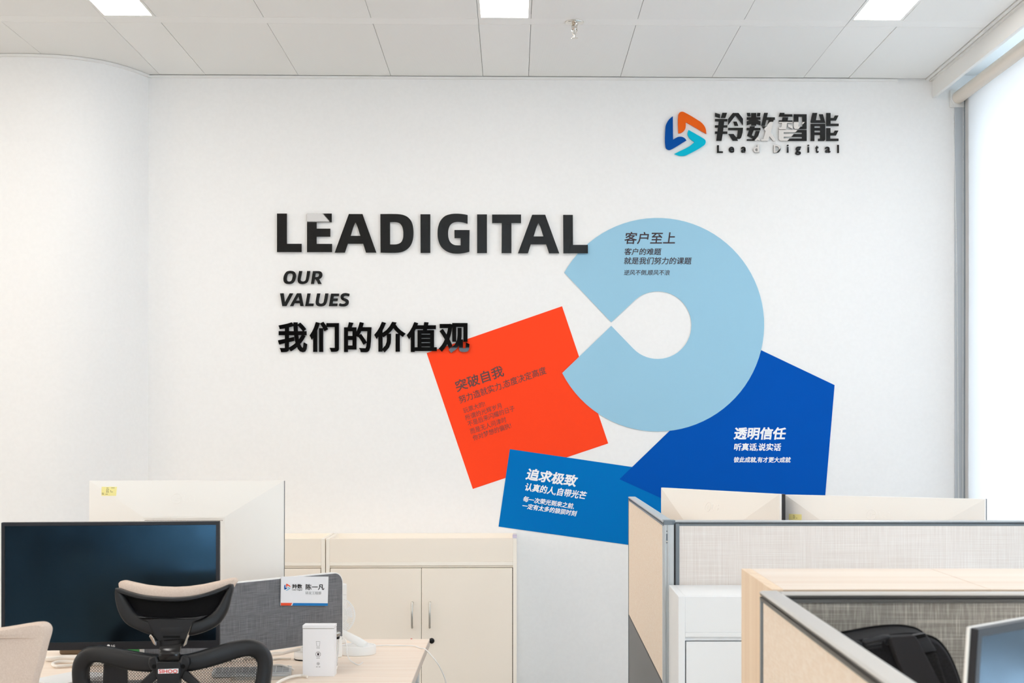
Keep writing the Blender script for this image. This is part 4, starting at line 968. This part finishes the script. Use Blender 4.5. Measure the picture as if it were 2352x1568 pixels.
fp = cpath(FR); MB().band(fp, .019, 16, p=3.2).build('back_frame', 'black_pl', t, smooth=True, local=True)
mb = MB(); mb.prism([[(q[0], q[1]) for q in fp]], lambda u, v, k: Vector((u, cyv(u)+.004+k*0, v)), 0)
# a single net sheet
nf = MB(); L3 = [[Vector((q[0], q[1], 0)) for q in fp]]
nf.add([(q[0], cyv(q[0])+.004, q[1]) for q in fp], tessellate_polygon(L3)); nf.build('net', 'net', t, local=True, fix=False)
def cprism(P, y0, th, nm, m, bev=.004, par=None):
    o = MB().prism([[cl(*q) for q in P]], lambda u, v, k: Vector((u, y0+k, v)), th).build(nm, m, par or t, local=True, bevel=bev, smooth=True); return o
sp = cprism([(1105, 950), (1150, 942), (1300, 942), (1345, 950), (1350, 1050), (1335, 1190), (1330, 2500), (1120, 2500), (1115, 1190), (1100, 1050)], -.040, .030, 'spine', 'black_pl')
br_ = cprism([(1010, 915), (1040, 885), (1100, 880), (1112, 940), (1338, 940), (1350, 880), (1400, 880), (1435, 915), (1440, 965), (1415, 1020), (1380, 1055), (1350, 1110), (1330, 1190), (1330, 1300), (1120, 1300), (1118, 1190), (1095, 1110), (1060, 1050), (1025, 1015), (1005, 965)], -.034, .020, 'neck_bracket', 'black_pl', .005)
for sx in (1075, 1377):
    x, z = cl(sx, 990); MB().lathe([(0, 0), (.0055, 0), (.0055, .0012), (0, .0012)], n=20, T=Matrix.Translation((x, -.0345, z)) @ Matrix.Rotation(R(90), 4, 'X')).build('screw_hole', 'black_soft', br_, local=True)
for P in ([(1090, 1040), (1050, 1035), (880, 1190), (800, 1290), (740, 1600), (800, 1600), (870, 1330), (940, 1230), (1100, 1130)], [(1355, 1040), (1400, 1040), (1550, 1190), (1640, 1290), (1710, 1600), (1650, 1600), (1580, 1330), (1500, 1230), (1350, 1130)]):
    cprism(P, -.026, .014, 'brace', 'black_pl', .003)
bd = cprism([(1122, 1016), (1335, 1008), (1335, 1056), (1122, 1062)], -.0418, .0012, 'badge', 'card', .0003, sp)
V, Fc, E_ = glyphs('SIHOO'); x0 = min(v[0] for v in V); x1 = max(v[0] for v in V); y0_ = min(v[1] for v in V); y1_ = max(v[1] for v in V)
(bx0, bz0), (bx1, bz1) = cl(1133, 1055), cl(1326, 1018); mb = MB()
Q = [(bx0+(v[0]-x0)/(x1-x0)*(bx1-bx0), bz0+(v[1]-y0_)/(y1_-y0_)*(bz1-bz0)) for v in V]
mb.add([(x, -.0422, z) for x, z in Q], Fc)
for a, b2 in E_:
    d = Vector((Q[b2][0]-Q[a][0], Q[b2][1]-Q[a][1])); l = d.length
    if l < 1e-7: continue
    nx, nz = -d.y/l*.00035, d.x/l*.00035
    mb.add([(Q[a][0]+nx, -.04215, Q[a][1]+nz), (Q[b2][0]+nx, -.04215, Q[b2][1]+nz), (Q[b2][0]-nx, -.04215, Q[b2][1]-nz), (Q[a][0]-nx, -.04215, Q[a][1]-nz)], [(0, 1, 2, 3)])
mb.build('badge_text', 'red_ink', bd, local=True, fix=False)
# neck, holder and headrest
NK = [(1225, 985, 112, -.020), (1225, 900, 113, -.026), (1225, 840, 113, -.024), (1224, 790, 116, -.014), (1222, 750, 128, .0), (1220, 715, 150, .012), (1218, 690, 170, .02)]
mb = MB(); mb.band([(cl(a, b2)[0], cl(a, b2)[1], hw*kx, y) for a, b2, hw, y in cr_spline(NK, 4)], .008, 16, closed=False, p=4); mb.build('neck_arm', 'black_gloss', t, smooth=True, local=True)
HY = .012
cprism([(960, 545), (870, 510), (830, 480), (1000, 500), (1200, 508), (1450, 495), (1590, 478), (1540, 512), (1452, 542), (1425, 640), (1395, 700), (1350, 770), (1330, 800), (1120, 800), (1090, 770), (1040, 700), (995, 620)], HY-.012, .016, 'headrest_holder', 'black_pl', .003)
x, z = cl(1217, 700); MB().box(x-88*kx, x+88*kx, HY-.0135, HY-.0115, z-12*kx, z+10*kx).build('holder_slot', 'black_soft', t, local=True)
for P in ([(990, 690), (1010, 668), (1045, 720), (1060, 790), (1035, 770)], [(1425, 600), (1440, 560), (1400, 690), (1375, 780), (1350, 800), (1385, 705)]): cprism(P, HY-.022, .012, 'side_clip', 'chrome', .001)
SH = [(605, 215, 24), (700, 245, 24), (850, 282, 24), (1000, 302, 25), (1210, 312, 26), (1400, 300, 25), (1560, 268, 25), (1720, 215, 25), (1822, 178, 25), (1790, 275, 42), (1735, 420, 62), (1660, 520, 72), (1560, 575, 76), (1420, 615, 78), (1220, 640, 72), (1020, 620, 76), (880, 570, 78), (760, 510, 78), (690, 410, 74), (640, 300, 55)]
MB().band(cpath(SH, HY, .95), .013, 14, p=3).build('headrest_shell', 'black_pl', t, smooth=True, local=True)
# headrest cushion: rounded pad in front of the shell, its top showing above the rim
TOP = [(585, 165), (610, 132), (660, 128), (750, 145), (900, 172), (1050, 187), (1210, 192), (1350, 185), (1500, 165), (1650, 134), (1780, 106), (1840, 100), (1860, 130)]
def topz(x):
    zx = x/kx+1225
    for i in range(len(TOP)-1):
        if TOP[i][0] <= zx <= TOP[i+1][0]:
            f = (zx-TOP[i][0])/(TOP[i+1][0]-TOP[i][0]); return cl(0, TOP[i][1]+f*(TOP[i+1][1]-TOP[i][1]))[1]
    return cl(0, TOP[0][1] if zx < TOP[0][0] else TOP[-1][1])[1]
xl, xr = cl(583, 0)[0], cl(1860, 0)[0]
BOT = [(583, 185), (600, 235), (650, 370), (700, 480), (780, 550), (900, 610), (1050, 650), (1220, 665), (1400, 650), (1550, 615), (1670, 550), (1740, 430), (1790, 290), (1835, 190), (1860, 150)]
def botz(x):
    zx = min(max(x/kx+1225, 583.01), 1859.9)
    for i in range(len(BOT)-1):
        if BOT[i][0] <= zx <= BOT[i+1][0]:
            f = (zx-BOT[i][0])/(BOT[i+1][0]-BOT[i][0]); return cl(0, BOT[i][1]+f*(BOT[i+1][1]-BOT[i][1]))[1]
mb = MB()
def cush(u, v):
    x = xl+(xr-xl)*u; a = 2*math.pi*v; e = abs(2*u-1)
    rr_ = max(0.0, 1-max(0, (e-.92)/.08)**2)**.5
    zt_ = topz(min(max(x, xl+.002), xr-.002))-.004*(1-rr_); zbt = botz(x)+.004; zc = (zt_+zbt)/2; hz = max(.004, (zt_-zbt)/2)*(.8+.2*rr_); th = .019*(.3+.7*rr_)
    c_, s_ = math.cos(a), math.sin(a); p_ = 2/4.5
    return Vector((x, .95*x*x+HY+.030+math.copysign(abs(c_)**p_, c_)*th, zc+math.copysign(abs(s_)**p_, s_)*hz))
mb.grid(cush, 48, 28)
mb.f.append(tuple(range(0, 28))); mb.f.append(tuple(48*29+k for k in range(28)))
hp = mb.build('headrest_cushion', 'beige_mesh', t, smooth=True, local=True)
mb = MB(); mb.grid(lambda u, v: (lambda x: Vector((x, .95*x*x+HY+.0085, (botz(x)+.008)+(topz(x)-(150+120*math.sin(math.pi*u))*kx*.55-botz(x)-.008)*v)))(xl+.012+(xr-xl-.024)*u), 30, 8)
mb.build('headrest_lining', 'black_soft', t, local=True, smooth=True, fix=False)
# seat, column, star base with castors
def chair_base(t, seat_m, cy=.27, sw=.235):
    MB().prism([rr(-sw, sw, -.22, .24, .07)], lambda u, v, k: Vector((u, v+cy, .495-k)), .06).build('seat', seat_m, t, local=True, bevel=.02, smooth=True, seg=3)
    MB().box(-.1, .1, cy-.12, cy+.12, .405, .434).build('seat_plate', 'black_pl', t, local=True, bevel=.006)
    MB().box(-.03, .03, -.03, cy, .405, .425).build('back_bar', 'black_pl', t, local=True, bevel=.003)
    MB().bar((0, -.028, .42), (0, -.028, .62), .05, .018, (0, 1, 0)).build('back_upright', 'black_pl', t, local=True, bevel=.003)
    MB().lathe([(0, .09), (.025, .09), (.025, .25), (.014, .25), (.014, .404), (0, .404)], c=(0, cy, 0), n=20).build('gas_lift', 'black_gloss', t, local=True, smooth=True)
    MB().lathe([(0, .07), (.045, .07), (.045, .11), (.03, .13), (0, .13)], c=(0, cy, 0), n=24).build('hub', 'black_pl', t, local=True, smooth=True)
    for k in range(5):
        a = 2*math.pi*k/5+.3; e = Vector((.29*math.cos(a), cy+.29*math.sin(a), .075))
        l_ = MB().bar((.03*math.cos(a), cy+.03*math.sin(a), .098), e, .045, .03).build('base_leg', 'black_pl', t, local=True, bevel=.005)
        MB().lathe([(0, -.02), (.024, -.02), (.03, -.014), (.03, .014), (.024, .02), (0, .02)], n=18, T=Matrix.Translation(e+Vector((0, 0, -.0447))) @ Matrix.Rotation(a, 4, 'Z') @ Matrix.Rotation(R(90), 4, 'X')).build('castor', 'black_soft', l_, local=True, smooth=True)
chair_base(t, 'black_pl')

# beige chair at the lower left, nearer to the camera
D2 = 2.9; pc = at(-95, 1500, D2); t = thing('office_chair', 'beige fabric chair back cut off by the lower left corner', 'chair', (pc.x, pc.y, 0), -YAW)
def c2_(px, py): return ((px+95)/F*D2, EYE-(py-HOR)/F*D2)
OUT = [(-303, 1442), (-296, 1430), (-280, 1428), (-190, 1442), (-95, 1450), (0, 1441), (60, 1432), (88, 1428.5), (103, 1430), (112, 1439), (113, 1452), (105, 1482), (95, 1525), (83, 1568), (60, 1700), (20, 1850), (-20, 1890), (-95, 1900), (-170, 1890), (-210, 1850), (-250, 1700), (-273, 1568), (-285, 1525), (-295, 1482)]
OUT = [c2_(*q) for q in OUT]
cen = (0, sum(q[1] for q in OUT)/len(OUT)); mb = MB()
O2 = cr_spline(OUT+[OUT[0]], 4)[:-1]; rings = []
prof = [(.90, -.020), (.955, -.018), (.985, -.011), (1.0, .0), (.985, .012), (.95, .02), (.9, .022)]
for sc_r, yy in prof: rings.append([Vector((cen[0]+(x-cen[0])*sc_r, yy+.45*x*x, cen[1]+(z_-cen[1])*sc_r)) for x, z_ in O2])
n = len(O2); vs_ = [p_ for r_ in rings for p_ in r_]; fs = [(i*n+k, i*n+(k+1) % n, (i+1)*n+(k+1) % n, (i+1)*n+k) for i in range(len(rings)-1) for k in range(n)]
for off in (0, (len(rings)-1)*n):
    lo_ = rings[0] if off == 0 else rings[-1]
    for a, b2, c_ in tessellate_polygon([[Vector((q.x, q.z, 0)) for q in lo_]]): fs.append((off+a, off+b2, off+c_))
mb.add(vs_, fs); mb.build('backrest', 'beige_mesh', t, smooth=True, local=True)
chair_base(t, 'beige_mesh')

# ------------------------------------------------------------------ right side: partitions, cabinets (square to the furniture frame)
def partition_rail(mb_, x0, x1, y0, y1, z1, along):
    pass
PD = 4.104; PX = (1535-PPX)/F*PD; PZ = 1.2; TH = .034
def rail(t, a, b, z, w_, m_top='alu_light', m='alu', h=.034):
    """capping rail between two points of the furniture frame: rounded cap, two strips and a dark groove"""
    T = CAMF; a, b = Vector((*a, 0)), Vector((*b, 0)); d = (b-a).normalized(); s_ = Vector((-d.y, d.x, 0))
    def ex(sec, nm, mm, bev=0):
        n = len(sec); vs_ = [a+s_*x+Vector((0, 0, z+zz)) for x, zz in sec] + [b+s_*x+Vector((0, 0, z+zz)) for x, zz in sec]
        return MB(T).add(vs_, [tuple(range(n)), tuple(range(2*n-1, n-1, -1))] + [(i, (i+1) % n, n+(i+1) % n, n+i) for i in range(n)]).build(nm, mm, t, bevel=bev)
    hw = w_/2
    ex([(-hw, -.0032), (hw, -.0032), (hw, -.0018), (hw-.004, 0), (-hw+.004, 0), (-hw, -.0018)], 'top_cap', m_top)
    ex([(-hw+.0012, -.0072), (hw-.0012, -.0072), (hw-.0004, -.0032), (-hw+.0004, -.0032)], 'upper_strip', m)
    ex([(-hw+.004, -.0092), (hw-.004, -.0092), (hw-.004, -.0072), (-hw+.004, -.0072)], 'groove', 'alu_dark')
    ex([(-hw+.0005, -.0148), (hw-.0005, -.0148), (hw-.0005, -.0092), (-hw+.0005, -.0092)], 'lower_strip', m)
# far partition: main run to the right, wing towards the wall
XE = 1.75
t = thing('partition', 'far cream linen cubicle partition with grey aluminium rails, before the white monitors', 'partition', tuple(CAMF @ Vector((PX+.6, PD, 0))))
X0 = (1551-PPX)/F*PD
MB(CAMF).box(X0+.009, XE, PD-.012, PD+TH-.006, .04, PZ-.015).build('fabric_panel', 'fab_cream', t)
rail(t, (X0-.001, PD+TH/2-.012+.003), (XE, PD+TH/2-.012+.003), PZ, TH+.0)
MB(CAMF).box(X0, X0+.0105, PD-.0145, PD+TH-.004, .0, PZ-.008).build('side_post', 'alu', t, bevel=.001)
MB(CAMF).box(X0-.003, X0, PD-.013, PD+TH-.006, .0, PZ-.008).build('groove_strip', 'alu_dark', t)
# corner post
xp0, xp1 = (1524-PPX)/F*PD, (1541-PPX)/F*PD
t2 = thing('corner_post', 'vertical aluminium corner post joining the far partition and its wing', 'post', tuple(CAMF @ Vector(((xp0+xp1)/2, PD, 0))))
MB(CAMF).box(xp0+.001, X0-.004, PD-.011, PD+TH-.004, 0, PZ-.0093).build('post_core', 'alu_light', t2, bevel=.002)
for xx in (xp0+.0035, xp0+.0135): MB(CAMF).lathe([(0, .0), (.0038, .0), (.0038, PZ-.0093), (0, PZ-.0093)], c=(xx, PD-.0105, 0), n=14).build('round_edge', 'alu_light', t2, smooth=True)
MB(CAMF).prism([[(xp0-.001, PD-.0145), (xp1+.002, PD-.0145), (X0, PD-.008), (X0, PD+TH-.004), (xp0-.001, PD+TH-.004)]], lambda u, v, k: Vector((u, v, PZ+.0008-k)), .0126).build('post_cap', 'alu', t2, bevel=.0015)
zc = EYE-(1236-HOR)/F*PD
MB(CAMF).box(xp0+.0055, xp0+.0115, PD-.0135, PD-.0105, zc-.013, zc+.014).build('clip_plate', 'alu', t2, bevel=.001)
MB().lathe([(0, 0), (.0026, 0), (.0026, .001), (.0012, .0016), (0, .0016)], n=16, T=CAMF @ Matrix.Translation((xp0+.0085, PD-.0135, zc-.008)) @ Matrix.Rotation(R(90), 4, 'X')).build('screw', 'steel', t2)
MB().lathe([(0, 0), (.0014, 0), (.0014, .0006), (0, .0006)], n=12, T=CAMF @ Matrix.Translation((xp0+.0085, PD-.0112, zc+.021)) @ Matrix.Rotation(R(90), 4, 'X')).build('screw_hole', 'black_soft', t2)
# wing
WD0, WD1 = PD+.002, 5.69
xw0, xw1 = (1522-PPX)/F*WD0, (1443-PPX)/F*WD1
t = thing('partition', 'beige cloth wing partition running back to the wall left of the white monitors', 'partition', tuple(CAMF @ Vector((xw0, 4.8, 0))))
def wing(x_off0, x_off1, z0, z1, nm, m, y0=WD0, y1=WD1, dz=0):
    def X(y): return xw0+(xw1-xw0)*(y-WD0)/(WD1-WD0)
    mb = MB(CAMF); vs_ = [(X(y)+o, y, z_) for y, z_ in ((y0, z0), (y1, z0), (y1, z1), (y0, z1)) for o in (x_off0, x_off1)]
    return mb.add(vs_, [(0, 2, 4, 6), (1, 7, 5, 3), (0, 1, 3, 2), (2, 3, 5, 4), (4, 5, 7, 6), (6, 7, 1, 0)]).build(nm, m, t, bevel=0)
wing(.002, .028, .735, PZ-.015, 'fabric_panel', 'fab_peach', WD0+.012, WD1-.004)
wing(.002, .028, .06, .728, 'lower_panel', 'panel_grey', WD0+.012, WD1-.004)
wing(.0025, .0275, .728, .735, 'groove', 'alu_dark', WD0+.012, WD1-.004)
wing(0, .030, .0, PZ-.012, 'front_post', 'alu_light', WD0-.012, WD0+.012)
wing(0, .030, .0, PZ-.012, 'rear_post', 'alu', WD1-.004, WD1)
rail(t, (xw0+.015, WD0-.012), (xw1+.015, WD1), PZ, .031, h=.022)
# desk and monitors behind the far partition
t = thing('desk', 'light wood desk hidden behind the far partition under the white monitors', 'desk', tuple(CAMF @ Vector((1.1, 4.9, 0))))
MB(CAMF).box(.40, 1.75, PD+TH+.01, 5.6, DZ-.025, DZ).build('desktop', 'wood', t, bevel=.001)
for x in (.42, 1.69):
    for y in (PD+TH+.03, 5.53): MB(CAMF).box(x, x+.04, y, y+.04, 0, DZ-.0255).build('leg', 'white_lam', t)
monitor('monitor', 'white monitor seen from behind, left one above the far partition', at(1518, 1119, 5.12), at(1791, 1134.5, 4.56), .372, DZ, back=True, body='mon_white', group='white monitors seen from behind', logo='back', fd=.012)
rows2 = [(.33, .12, .22), (.33, .28, .28), (.33, .42, .34)]
monitor('monitor', 'white monitor seen from behind at right, with a small yellow label', at(1803, 1134.5, 4.62), at(2263, 1146.5, 4.30), .372, DZ, back=True, body='mon_white', group='white monitors seen from behind', logo='back', fd=.012,
        sticker=(.279, .427, .046, .028, rows2))

# white cabinet before the far partition
wz = EYE-(1369-HOR)/F*3.80; q0 = (1558-PPX)/F*3.80
def zat(py, d): return EYE-(py-HOR)/F*d
cabinet('storage_cabinet', 'plain white laminate cabinet standing before the far partition', q0, q0+.9, 3.80, PD-.018, wz, 'white_lam', T=CAMF, trough=False, zpanel=zat(1452, 3.8), zled=zat(1463.5, 3.8), handles=False, m2='white_lam')

# light wood cabinet behind the near partition
ND = 2.235; wd0, wd1 = 2.277, 2.63; wx0 = .3625; wzt = 1.2
sx1 = (2274-PPX)/F*wd0
t = thing('wood_cabinet', 'light wood cabinet with wide side panel behind the near partition', 'cabinet', tuple(CAMF @ Vector((wx0+.3, 2.45, 0))))
MB(CAMF).box(wx0, wx0+.018, wd0, wd1, .0, wzt).build('side_panel', 'wood_v', t, bevel=.0006)
for a, b2 in ((wx0+.018, sx1), (sx1+.0012, sx1+.75)):
    MB(CAMF).box(a+.0003, b2-.0003, wd0-.0, wd1, wzt-.0185, wzt-.0).build('top_board', 'wood', t, bevel=.0006)
    MB(CAMF).box(a+.0003, b2-.0003, wd0-.0015, wd0-.0002, wzt-.018, wzt-.0005).build('edge_band', 'wood_edge', t)
MB(CAMF).box(wx0+.018, sx1+.73, wd1-.01, wd1-.0, .0, wzt-.0185).build('back_panel', 'wood_v', t)
MB(CAMF).box(sx1+.73, sx1+.748, wd0, wd1, .0, wzt-.0187).build('side_panel', 'wood_v', t)
MB(CAMF).box(wx0+.0185, sx1+.7295, wd0+.002, wd1-.0105, .06, .078).build('shelf', 'wood', t)
MB(CAMF).box(wx0+.0185, sx1+.7295, wd0+.01, wd0+.026, .08, wzt-.019).build('front_panel', 'wood_v', t)

# near partition: main run and a wing coming towards the camera
t = thing('partition', 'near tan linen cubicle partition with grey rails behind the backpack', 'partition', tuple(CAMF @ Vector((1.0, ND, 0))))
NX = .372
MB(CAMF).box(NX, 1.75, ND-.013, ND+.013, .04, PZ-.015).build('fabric_panel', 'fab_tan', t)
rail(t, (NX-.003, ND), (1.75, ND), PZ, .034, 'alu_warm', 'alu_mid', h=.038)
MB(CAMF).box(NX-.0005, NX+.011, ND-.0155, ND+.0155, 0, PZ-.0152).build('side_post', 'alu', t)
t = thing('partition', 'near peach cloth wing partition with pale rounded top rail, coming towards the viewer', 'partition', tuple(CAMF @ Vector((.355, 1.6, 0))))
w0y, w1y = 1.18, ND+.018; wxl, wxr = .339, .370
MB(CAMF).box(wxl+.0035, wxr-.0035, w0y, w1y-.016, .04, PZ-.015).build('fabric_panel', 'fab_peach', t)
MB(CAMF).box(wxl+.0005, wxr-.0005, w1y-.0155, w1y, 0, PZ-.0093).build('rear_post', 'alu', t, bevel=.001)
MB(CAMF).box(wxl+.002, wxr-.002, w0y-.012, w0y, 0, PZ-.0093).build('front_post', 'alu', t, bevel=.001)
rail(t, ((wxl+wxr)/2, w0y-.012), ((wxl+wxr)/2, w1y), PZ+.0005, wxr-wxl, 'alu_warm', 'alu_mid', h=.033)

# desk inside the near cubicle
t = thing('desk', 'light wood desk inside the near cubicle carrying the backpack', 'desk', tuple(CAMF @ Vector((1.0, 1.8, 0))))
MB(CAMF).box(wxr+.02, 1.7, 1.42, ND-.02, DZ-.025, DZ).build('desktop', 'wood', t, bevel=.001)
for x in (.42, 1.64):
    for y in (1.44, 2.15): MB(CAMF).box(x, x+.04, y, y+.04, 0, DZ-.0255).build('leg', 'white_lam', t)

# backpack
BD = 2.07; s5b = 4.594
def bg(zx, zy): return ((1840+zx/s5b-PPX)/F*BD, EYE-(1360+zy/s5b-HOR)/F*BD)
t = thing('backpack', 'black backpack with leather patch leaning on the near tan partition', 'backpack', tuple(CAMF @ Vector((bg(900, 0)[0], BD+.08, DZ))))
out = [(150, 620), (250, 510), (400, 452), (620, 408), (830, 372), (1040, 356), (1190, 368), (1300, 405), (1385, 490), (1450, 600), (1505, 730), (1545, 850), (1590, 970), (1680, 1400), (1720, 1800)]
z_b = DZ+.004
BDK = BD; BD = BDK+.085; OP = [bg(q[0]-24, q[1]+18) for q in out]; BD = BDK; OP = [(x, max(z_, z_b)) for x, z_ in OP]
OP = cr_spline(OP, 4) + [(OP[-1][0]+.004, z_b+.01), (OP[-1][0]-.015, z_b), (bg(60, 0)[0], z_b), (bg(20, 0)[0], z_b+.02), bg(60, 1200), bg(100, 800)]
mb = MB(CAMF); cen = (sum(q[0] for q in OP)/len(OP), sum(q[1] for q in OP)/len(OP)); n = len(OP); rings = []
for sr, yy in ((.93, -.004), (.975, .0), (1.0, .014), (1.0, .10), (.97, .125), (.88, .142)):
    rings.append([Vector((cen[0]+(x-cen[0])*sr, BD+yy, max(cen[1]+(z_-cen[1])*sr, DZ+.002))) for x, z_ in OP])
vs_ = [p_ for r_ in rings for p_ in r_]; fs = [(i*n+k, i*n+(k+1) % n, (i+1)*n+(k+1) % n, (i+1)*n+k) for i in range(len(rings)-1) for k in range(n)]
for off, rg in ((0, rings[0]), ((len(rings)-1)*n, rings[-1])):
    for a, b2, c_ in tessellate_polygon([[Vector((q.x, q.z, 0)) for q in rg]]): fs.append((off+a, off+b2, off+c_))
mb.add(vs_, fs); mb.build('bag_body', 'bag', t, smooth=True)
for yy in (.012, .104):
    MB(CAMF).tube([(x, BD+yy, z_) for x, z_ in OP], .0032, 6, closed=True).build('piping', 'black_soft', t, smooth=True)
def bprism(P, y0, th, nm, m, bev=.003, slope=0.0):
    zt_ = bg(*P[0])[1]
    return MB(CAMF).prism([[bg(*q) for q in P]], lambda u, v, k: Vector((u, BD+y0+k-slope*(zt_-v), v)), th).build(nm, m, t, bevel=bev, smooth=True)
bprism([(880, 470), (900, 440), (1150, 428), (1180, 470), (1290, 690), (1425, 956), (1560, 1300), (1240, 1300), (1080, 956), (960, 690)], -.030, .022, 'shoulder_strap', 'bag_strap', .005, .05)
bprism([(440, 520), (600, 488), (625, 530), (690, 640), (760, 800), (560, 800), (480, 640)], -.024, .018, 'shoulder_strap', 'bag_strap', .005, .05)
bprism([(1165, 445), (1300, 424), (1345, 495), (1412, 605), (1250, 636)], -.0085, .012, 'leather_patch', 'bag_leather', .001)
bprism([(1265, 655), (1410, 625), (1455, 760), (1520, 956), (1640, 1300), (1560, 1300), (1400, 956)], -.011, .016, 'side_padding', 'bag_mesh', .003)
P = [bg(*q) for q in [(650, 520), (640, 500), (700, 490), (770, 470), (840, 450), (875, 450), (890, 490), (885, 520)]]
MB(CAMF).tube([(x, BD-.014-.008*math.sin(math.pi*i/(len(P)-1)), z_) for i, (x, z_) in enumerate(P)], .0042, 10).build('top_handle', 'bag_leather', t, smooth=True)
for yy in (560, 590):
    a, b2 = bg(650, yy), bg(840, yy-25); MB(CAMF).bar((a[0], BD-.006, a[1]), (b2[0], BD-.006, b2[1]), .004, .003).build('stitched_band', 'bag_leather', t)
for yy in (448, 470):
    a, b2 = bg(1180, yy+8), bg(1295, yy-20); MB(CAMF).bar((a[0], BD-.0095, a[1]), (b2[0], BD-.0095, b2[1]), .002, .0015).build('seam', 'black_soft', t)

# monitor in the lower right corner
P1 = at(2213, 1438, 1.60); P2 = P1 + (at(2352, 1414, 1.693)-P1).normalized()*.54
P2.z = P1.z
monitor('monitor', 'white backed monitor with bluish screen in the lower right corner', P1, P2, .32, DZ, body='mon_white', front='mon_black', chin=.018, brd=.010, thin=.008, tilt=4, fd=.007)
